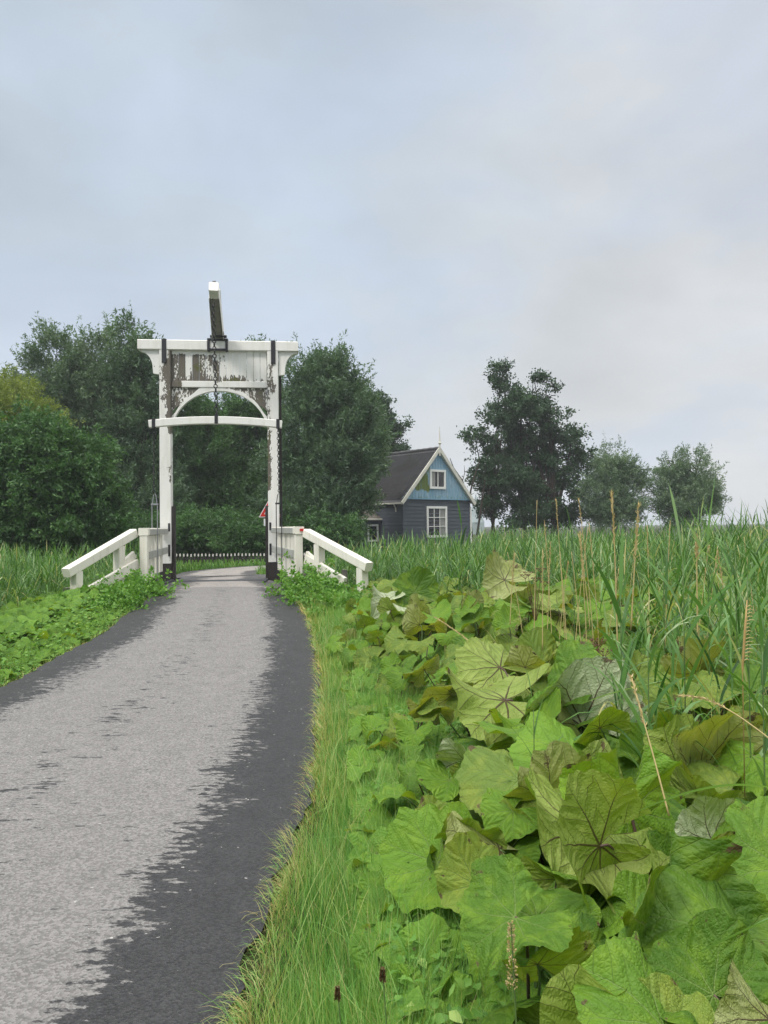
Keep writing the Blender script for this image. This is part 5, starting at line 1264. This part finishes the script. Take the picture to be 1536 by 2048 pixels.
reed('tall reed whose two long leaves stand highest against the sky and pollard willow', 1372, 1500, 3.5, 1120, 9, .38, .52, .022, .032, 1)
reed('tall reed with a long leaf slanting up in front of the alder foot', 1245, 1480, 3.9, 1190, 8, .36, .50, .020, .028, 2)
reed('tall reed with broad leaves beside the golden dried spike', 1500, 1450, 3.2, 1150, 8, .32, .46, .022, .032, 3)
reed('reed with drooping pale leaves crossing above the wide olive leaf', 1300, 1560, 3.3, 1290, 8, .30, .46, .018, .026, 4)
reed('reed in front of the second pollard willow leaning beside the tallest one', 1420, 1400, 4.2, 1080, 8, .34, .48, .020, .030, 5)
reed('reed growing at the photo edge above the scalloped butterbur leaf', 1530, 1600, 2.9, 1290, 7, .30, .44, .020, .030, 6)
reed('slim reed among the straw stalks in front of the dark alder trunk', 1150, 1350, 4.9, 1090, 8, .30, .44, .016, .024, 7)
reed('slim reed rising before the corner of the slate blue house', 925, 1230, 8.0, 1050, 7, .28, .42, .020, .028, 8)
reed('reed with arching leaves between the dead umbels and the golden spike', 1330, 1350, 4.6, 1130, 8, .34, .5, .020, .028, 9)
reed('short reed poking up through the yellow green fan leaves', 1070, 1640, 3.4, 1420, 6, .22, .34, .012, .018, 10)
reed('leafy reed standing behind the golden spike near the photo edge', 1475, 1350, 4.4, 1100, 8, .34, .5, .020, .030, 11)
# long single leaves near the camera
def long_blade(label, pts, w_, rv, mat=None, name='reed_leaf', cat='reed leaf'):
    q = [P(*p) for p in pts]; n_ = 24; C = []
    for i in range(n_ + 1):
        t = i / n_; k = len(q) - 1; c = Vector((0, 0, 0))
        for j, p in enumerate(q): c += p * (math.comb(k, j) * t ** j * (1 - t) ** (k - j))
        C.append(c)
    o0 = C[0].copy(); V = []
    for i, c in enumerate(C):
        d = (C[min(i + 1, n_)] - C[max(i - 1, 0)]).normalized(); s = d.cross(Vector((.2, -.5, 1)).normalized()).normalized()
        s = Matrix.Rotation(.5 + .8 * i / n_, 3, d) @ s
        t = i / n_; ww = w_ * min(1, .3 + t * 2.5) * (1 - t ** 3) / 2 + .0005; nn = d.cross(s)
        V += [tuple(c - o0 - s * ww), tuple(c - o0 + nn * ww * .3), tuple(c - o0 + s * ww)]
    Q_ = [(s * 3 + j, s * 3 + j + 1, s * 3 + j + 4, s * 3 + j + 3) for s in range(n_) for j in (0, 1)]
    o = np_mesh(name, V, Q_, mat or M_reed, attrs={'rnd': np.full(len(V), rv)}, smooth=True); o.location = o0
    return tag(o, label, cat)
long_blade('long pale green reed leaf arching over the middle of the butterbur patch', [(1600, 1590, 1.9), (1490, 1550, 2.0), (1390, 1570, 2.05), (1270, 1625, 2.1)], .022, .82)
long_blade('long green reed leaf slanting across the ruffled leaf below the upright bright leaf', [(1600, 1810, 1.5), (1540, 1830, 1.52), (1450, 1880, 1.56), (1395, 1905, 1.6)], .020, .70)
long_blade('grey green reed leaf bending over the asphalt edge at the bottom of the photo', [(500, 2090, 2.3), (470, 2040, 2.35), (430, 1995, 2.4), (380, 1975, 2.45)], .012, .75)
long_blade('thin reed leaf lying over the huge pale butterbur leaf', [(1330, 1360, 3.7), (1290, 1370, 3.7), (1210, 1385, 3.72), (1160, 1410, 3.75)], .022, .88)

# dry stalks
def stalk(label, pts, r_, head=0.0, group=None, name='dry_grass_stalk', seed=1):
    q = [P(*p) for p in pts]; n_ = 14; C = []
    for i in range(n_ + 1):
        t = i / n_; k = len(q) - 1; c = Vector((0, 0, 0))
        for j, p in enumerate(q): c += p * (math.comb(k, j) * t ** j * (1 - t) ** (k - j))
        C.append(c)
    o0 = C[0].copy(); C = [c - o0 for c in C]; b = MB(); b.tube(C, [r_ * (1 - .5 * i / n_) for i in range(n_ + 1)], 6)
    rv = random.Random(seed).uniform(.3, .9)
    at = None
    root = empty(name, o0); tag(root, label, 'grass stalk', group)
    o = b.build('stem', M_strawsolid, root, True)
    if head:
        rr = random.Random(seed); bases, dirs = [], []
        i0 = int(n_ * (1 - head)); N = 90
        for j in range(N):
            t = i0 + (n_ - i0) * j / N; i = min(n_ - 1, int(t)); p = C[i].lerp(C[i + 1], t - i); d = (C[i + 1] - C[i]).normalized()
            bases.append(p); dirs.append((d + Vector((rr.gauss(0, .3), rr.gauss(0, .3), rr.gauss(0, .3)))).normalized())
        V, Q_ = leaf_quads(np.array(bases), np.array(dirs), np.full(N, r_ * 6), np.full(N, r_ * 1.5))
        np_mesh('seed_head', V, Q_, M_straw, root, attrs={'rnd': np.repeat(rng.uniform(0, 1, N), 4)})
    return root
M_strawsolid = simple('straw_stem', (.46, .37, .16), .6, .3, 30)
stalk('long yellow dry grass stalk crossing the wide olive butterbur leaf', [(1338, 1632, 2.7), (1315, 1540, 2.75), (1290, 1450, 2.8), (1262, 1352, 2.9)], .0035, .35, seed=2)
stalk('dry grass stalk arching down at the photo edge above the scalloped leaf', [(1580, 1510, 2.5), (1480, 1430, 2.6), (1420, 1385, 2.6), (1358, 1392, 2.7)], .003, .5, seed=3)
stalk('thin dry stalk slanting down over the browned curling leaf', [(1430, 1905, 1.9), (1480, 1940, 1.85), (1530, 1975, 1.8), (1570, 2000, 1.8)], .0022, 0, seed=4)
GS = 'upright straw stalks among the reeds'
spots = [(1020, 1250, 1075), (1095, 1270, 1065), (1250, 1290, 1060), (1330, 1300, 1040), (1445, 1280, 1085), (1460, 1290, 1065), (1515, 1300, 1075), (1180, 1260, 1090), (1068, 1290, 1020), (1085, 1300, 1080), (1105, 1310, 1050), (1118, 1290, 1100), (1135, 1320, 1075), (1150, 1300, 1030), (1163, 1310, 1060), (1175, 1330, 1040), (1188, 1300, 1000), (1200, 1330, 1045), (1215, 1300, 1090), (1045, 1270, 1090), (1300, 1330, 1050), (1392, 1340, 1080), (1410, 1330, 1100), (1130, 1290, 1010)]
for i, (px, py, ty) in enumerate(spots):
    Y = random.uniform(4.6, 7.2); lx = random.uniform(-34, 34); ty += random.randint(-25, 45)
    stalk('upright yellow straw stalk in the cluster before the alder', [(px, py, Y), (px + lx * .2, (py * 2 + ty) / 3, Y), (px + lx * .6, (py + ty * 2) / 3, Y), (px + lx, ty, Y)], .0034, random.choice([0, 0, .2, .3, .4]), GS, seed=10 + i)
stalk('tallest thick straw stalk with a pale seed head before the first pollard willow', [(1235, 1300, 5.0), (1232, 1180, 5.0), (1230, 1080, 5.0), (1223, 985, 5.0)], .0055, .3, seed=40)
stalk('thick straw stalk with feathery head between the two pollard willows', [(1262, 1260, 5.0), (1268, 1150, 5.0), (1272, 1080, 5.0), (1277, 1005, 5.0)], .0055, .45, seed=41)
stalk('thick rusty dry stalk left of the reed leaves under the second pollard willow', [(1395, 1300, 4.6), (1396, 1230, 4.6), (1392, 1150, 4.6), (1394, 1075, 4.6)], .006, .2, seed=42)
stalk('bent pale grass stalk with nodding head above the cream backed leaf', [(985, 1330, 6.0), (960, 1300, 6.1), (930, 1270, 6.2), (870, 1235, 6.3)], .004, .5, seed=43)
# golden dried spike with a comb of dry branchlets
sp0 = P(1485, 1335, 3.0); sp1 = P(1494, 1200, 3.0); root = empty('golden_seed_spike', sp0); tag(root, 'golden dried seed spike with comb like side shoots near the photo edge', 'seed spike')
b = MB(); d = sp1 - sp0; b.tube([Vector((0, 0, -.5)), Vector((0, 0, -.02)), Vector((0, 0, 0)), d * .5, d], [.002, .002, .0045, .005, .002], 7); b.build('stem', simple('golden_dry', (.40, .27, .10), .6, .35, 40), root, True)
b = MB()
for i in range(16):
    p = d * (.1 + .85 * i / 16); L_ = random.uniform(.018, .035); b.tube([p, p + Vector((L_ * .6, 0, .006)), p + Vector((L_, 0, -.001 + .006 * random.random()))], [.0022, .0018, .001], 5)
b.build('side_shoots', M_strawsolid, root)
# dead brown umbels
for lb_, px, py, Y, hz_ in (('dead brown umbel head beside the huge pale leaf, among curled leaves', 1175, 1330, 4.6, .12), ('dead rust brown umbel standing above the middle of the patch', 1070, 1190, 7.5, .22)):
    p = P(px, py, Y); g = float(land(p.x, Y)); root = empty('dead_umbel', (p.x, Y, g)); tag(root, lb_, 'dried flower'); h = p.z - g; b = MB()
    for k in range(5):
        a = k * 1.3; tx_ = Vector((math.cos(a) * .10, math.sin(a) * .08, h + hz_ * (.4 + .15 * k)))
        b.tube([Vector((0, 0, 0)), Vector((0, 0, h * .7)), tx_], [.005, .004, .002], 5)
        for j in range(9):
            u = j * .7; e = tx_ + Vector((math.cos(u) * .045, math.sin(u) * .045, .035)); b.tube([tx_, e], [.0014, .001], 4)
            b.tube([e, e + Vector((0, 0, .008))], [.007, .006], 5)
    b.build('dry_stems', simple('rust_brown', (.12, .062, .032), .8, .4, 20), root)
# dock spike and plantain heads
def spike(name, label, px, py, Y, h, r_, mat, cat):
    p = P(px, py, Y); g = float(land(p.x, Y)); root = empty(name, (p.x, Y, g)); tag(root, label, cat); H_ = p.z - g
    b = MB(); b.tube([(0, 0, 0), (.01, 0, H_ * .6), (.0, 0, H_)], .0022, 6); b.build('stem', M_gstalk, root)
    N = 260; t = rng.uniform(0, 1, N); a = rng.uniform(0, 6.28, N); rr = r_ * (1 - .6 * t) * rng.uniform(.3, 1, N)
    C = np.stack([np.cos(a) * rr, np.sin(a) * rr, H_ - h + t * h], -1); D_ = unit(np.stack([np.cos(a), np.sin(a), rng.uniform(.2, 1.4, N)], -1))
    V, Q_ = leaf_quads(C, D_, np.full(N, .007), np.full(N, .005)); np_mesh('seed_head', V, Q_, mat, root, attrs={'rnd': np.repeat(rng.uniform(0, 1, N), 4)})
spike('dock_spike', 'tall brown dock seed spike among weeds left of the folded butterbur leaf', 1022, 1845, 1.95, .17, .013, M_straw, 'dock')
spike('plantain_head', 'brown plantain head in the verge near the small round leaf', 765, 1938, 2.15, .035, .006, M_brownweed, 'plantain')
spike('plantain_head', 'brown plantain head low in the verge at the bottom of the photo', 675, 1975, 2.2, .035, .006, M_brownweed, 'plantain')

# ------------------------------------------------------------------ the air
b = MB(); b.add([(-720, -70, -3), (720, -70, -3), (720, 920, -3), (-720, 920, -3), (-720, -70, 16), (720, -70, 16), (720, 920, 16), (-720, 920, 16)], [(0, 1, 2, 3), (4, 5, 6, 7), (0, 1, 5, 4), (1, 2, 6, 5), (2, 3, 7, 6), (3, 0, 4, 7)])
m, t, o = newmat('pale_air'); pv = nd(t, 'ShaderNodeVolumePrincipled'); pv.inputs['Color'].default_value = (.93, .96, 1, 1); pv.inputs['Density'].default_value = 0.0008; pv.inputs['Anisotropy'].default_value = .2
t.links.new(pv.outputs[0], o.inputs['Volume'])
tag(b.build('haze', m), 'thin pale morning haze', 'haze', None, 'stuff')
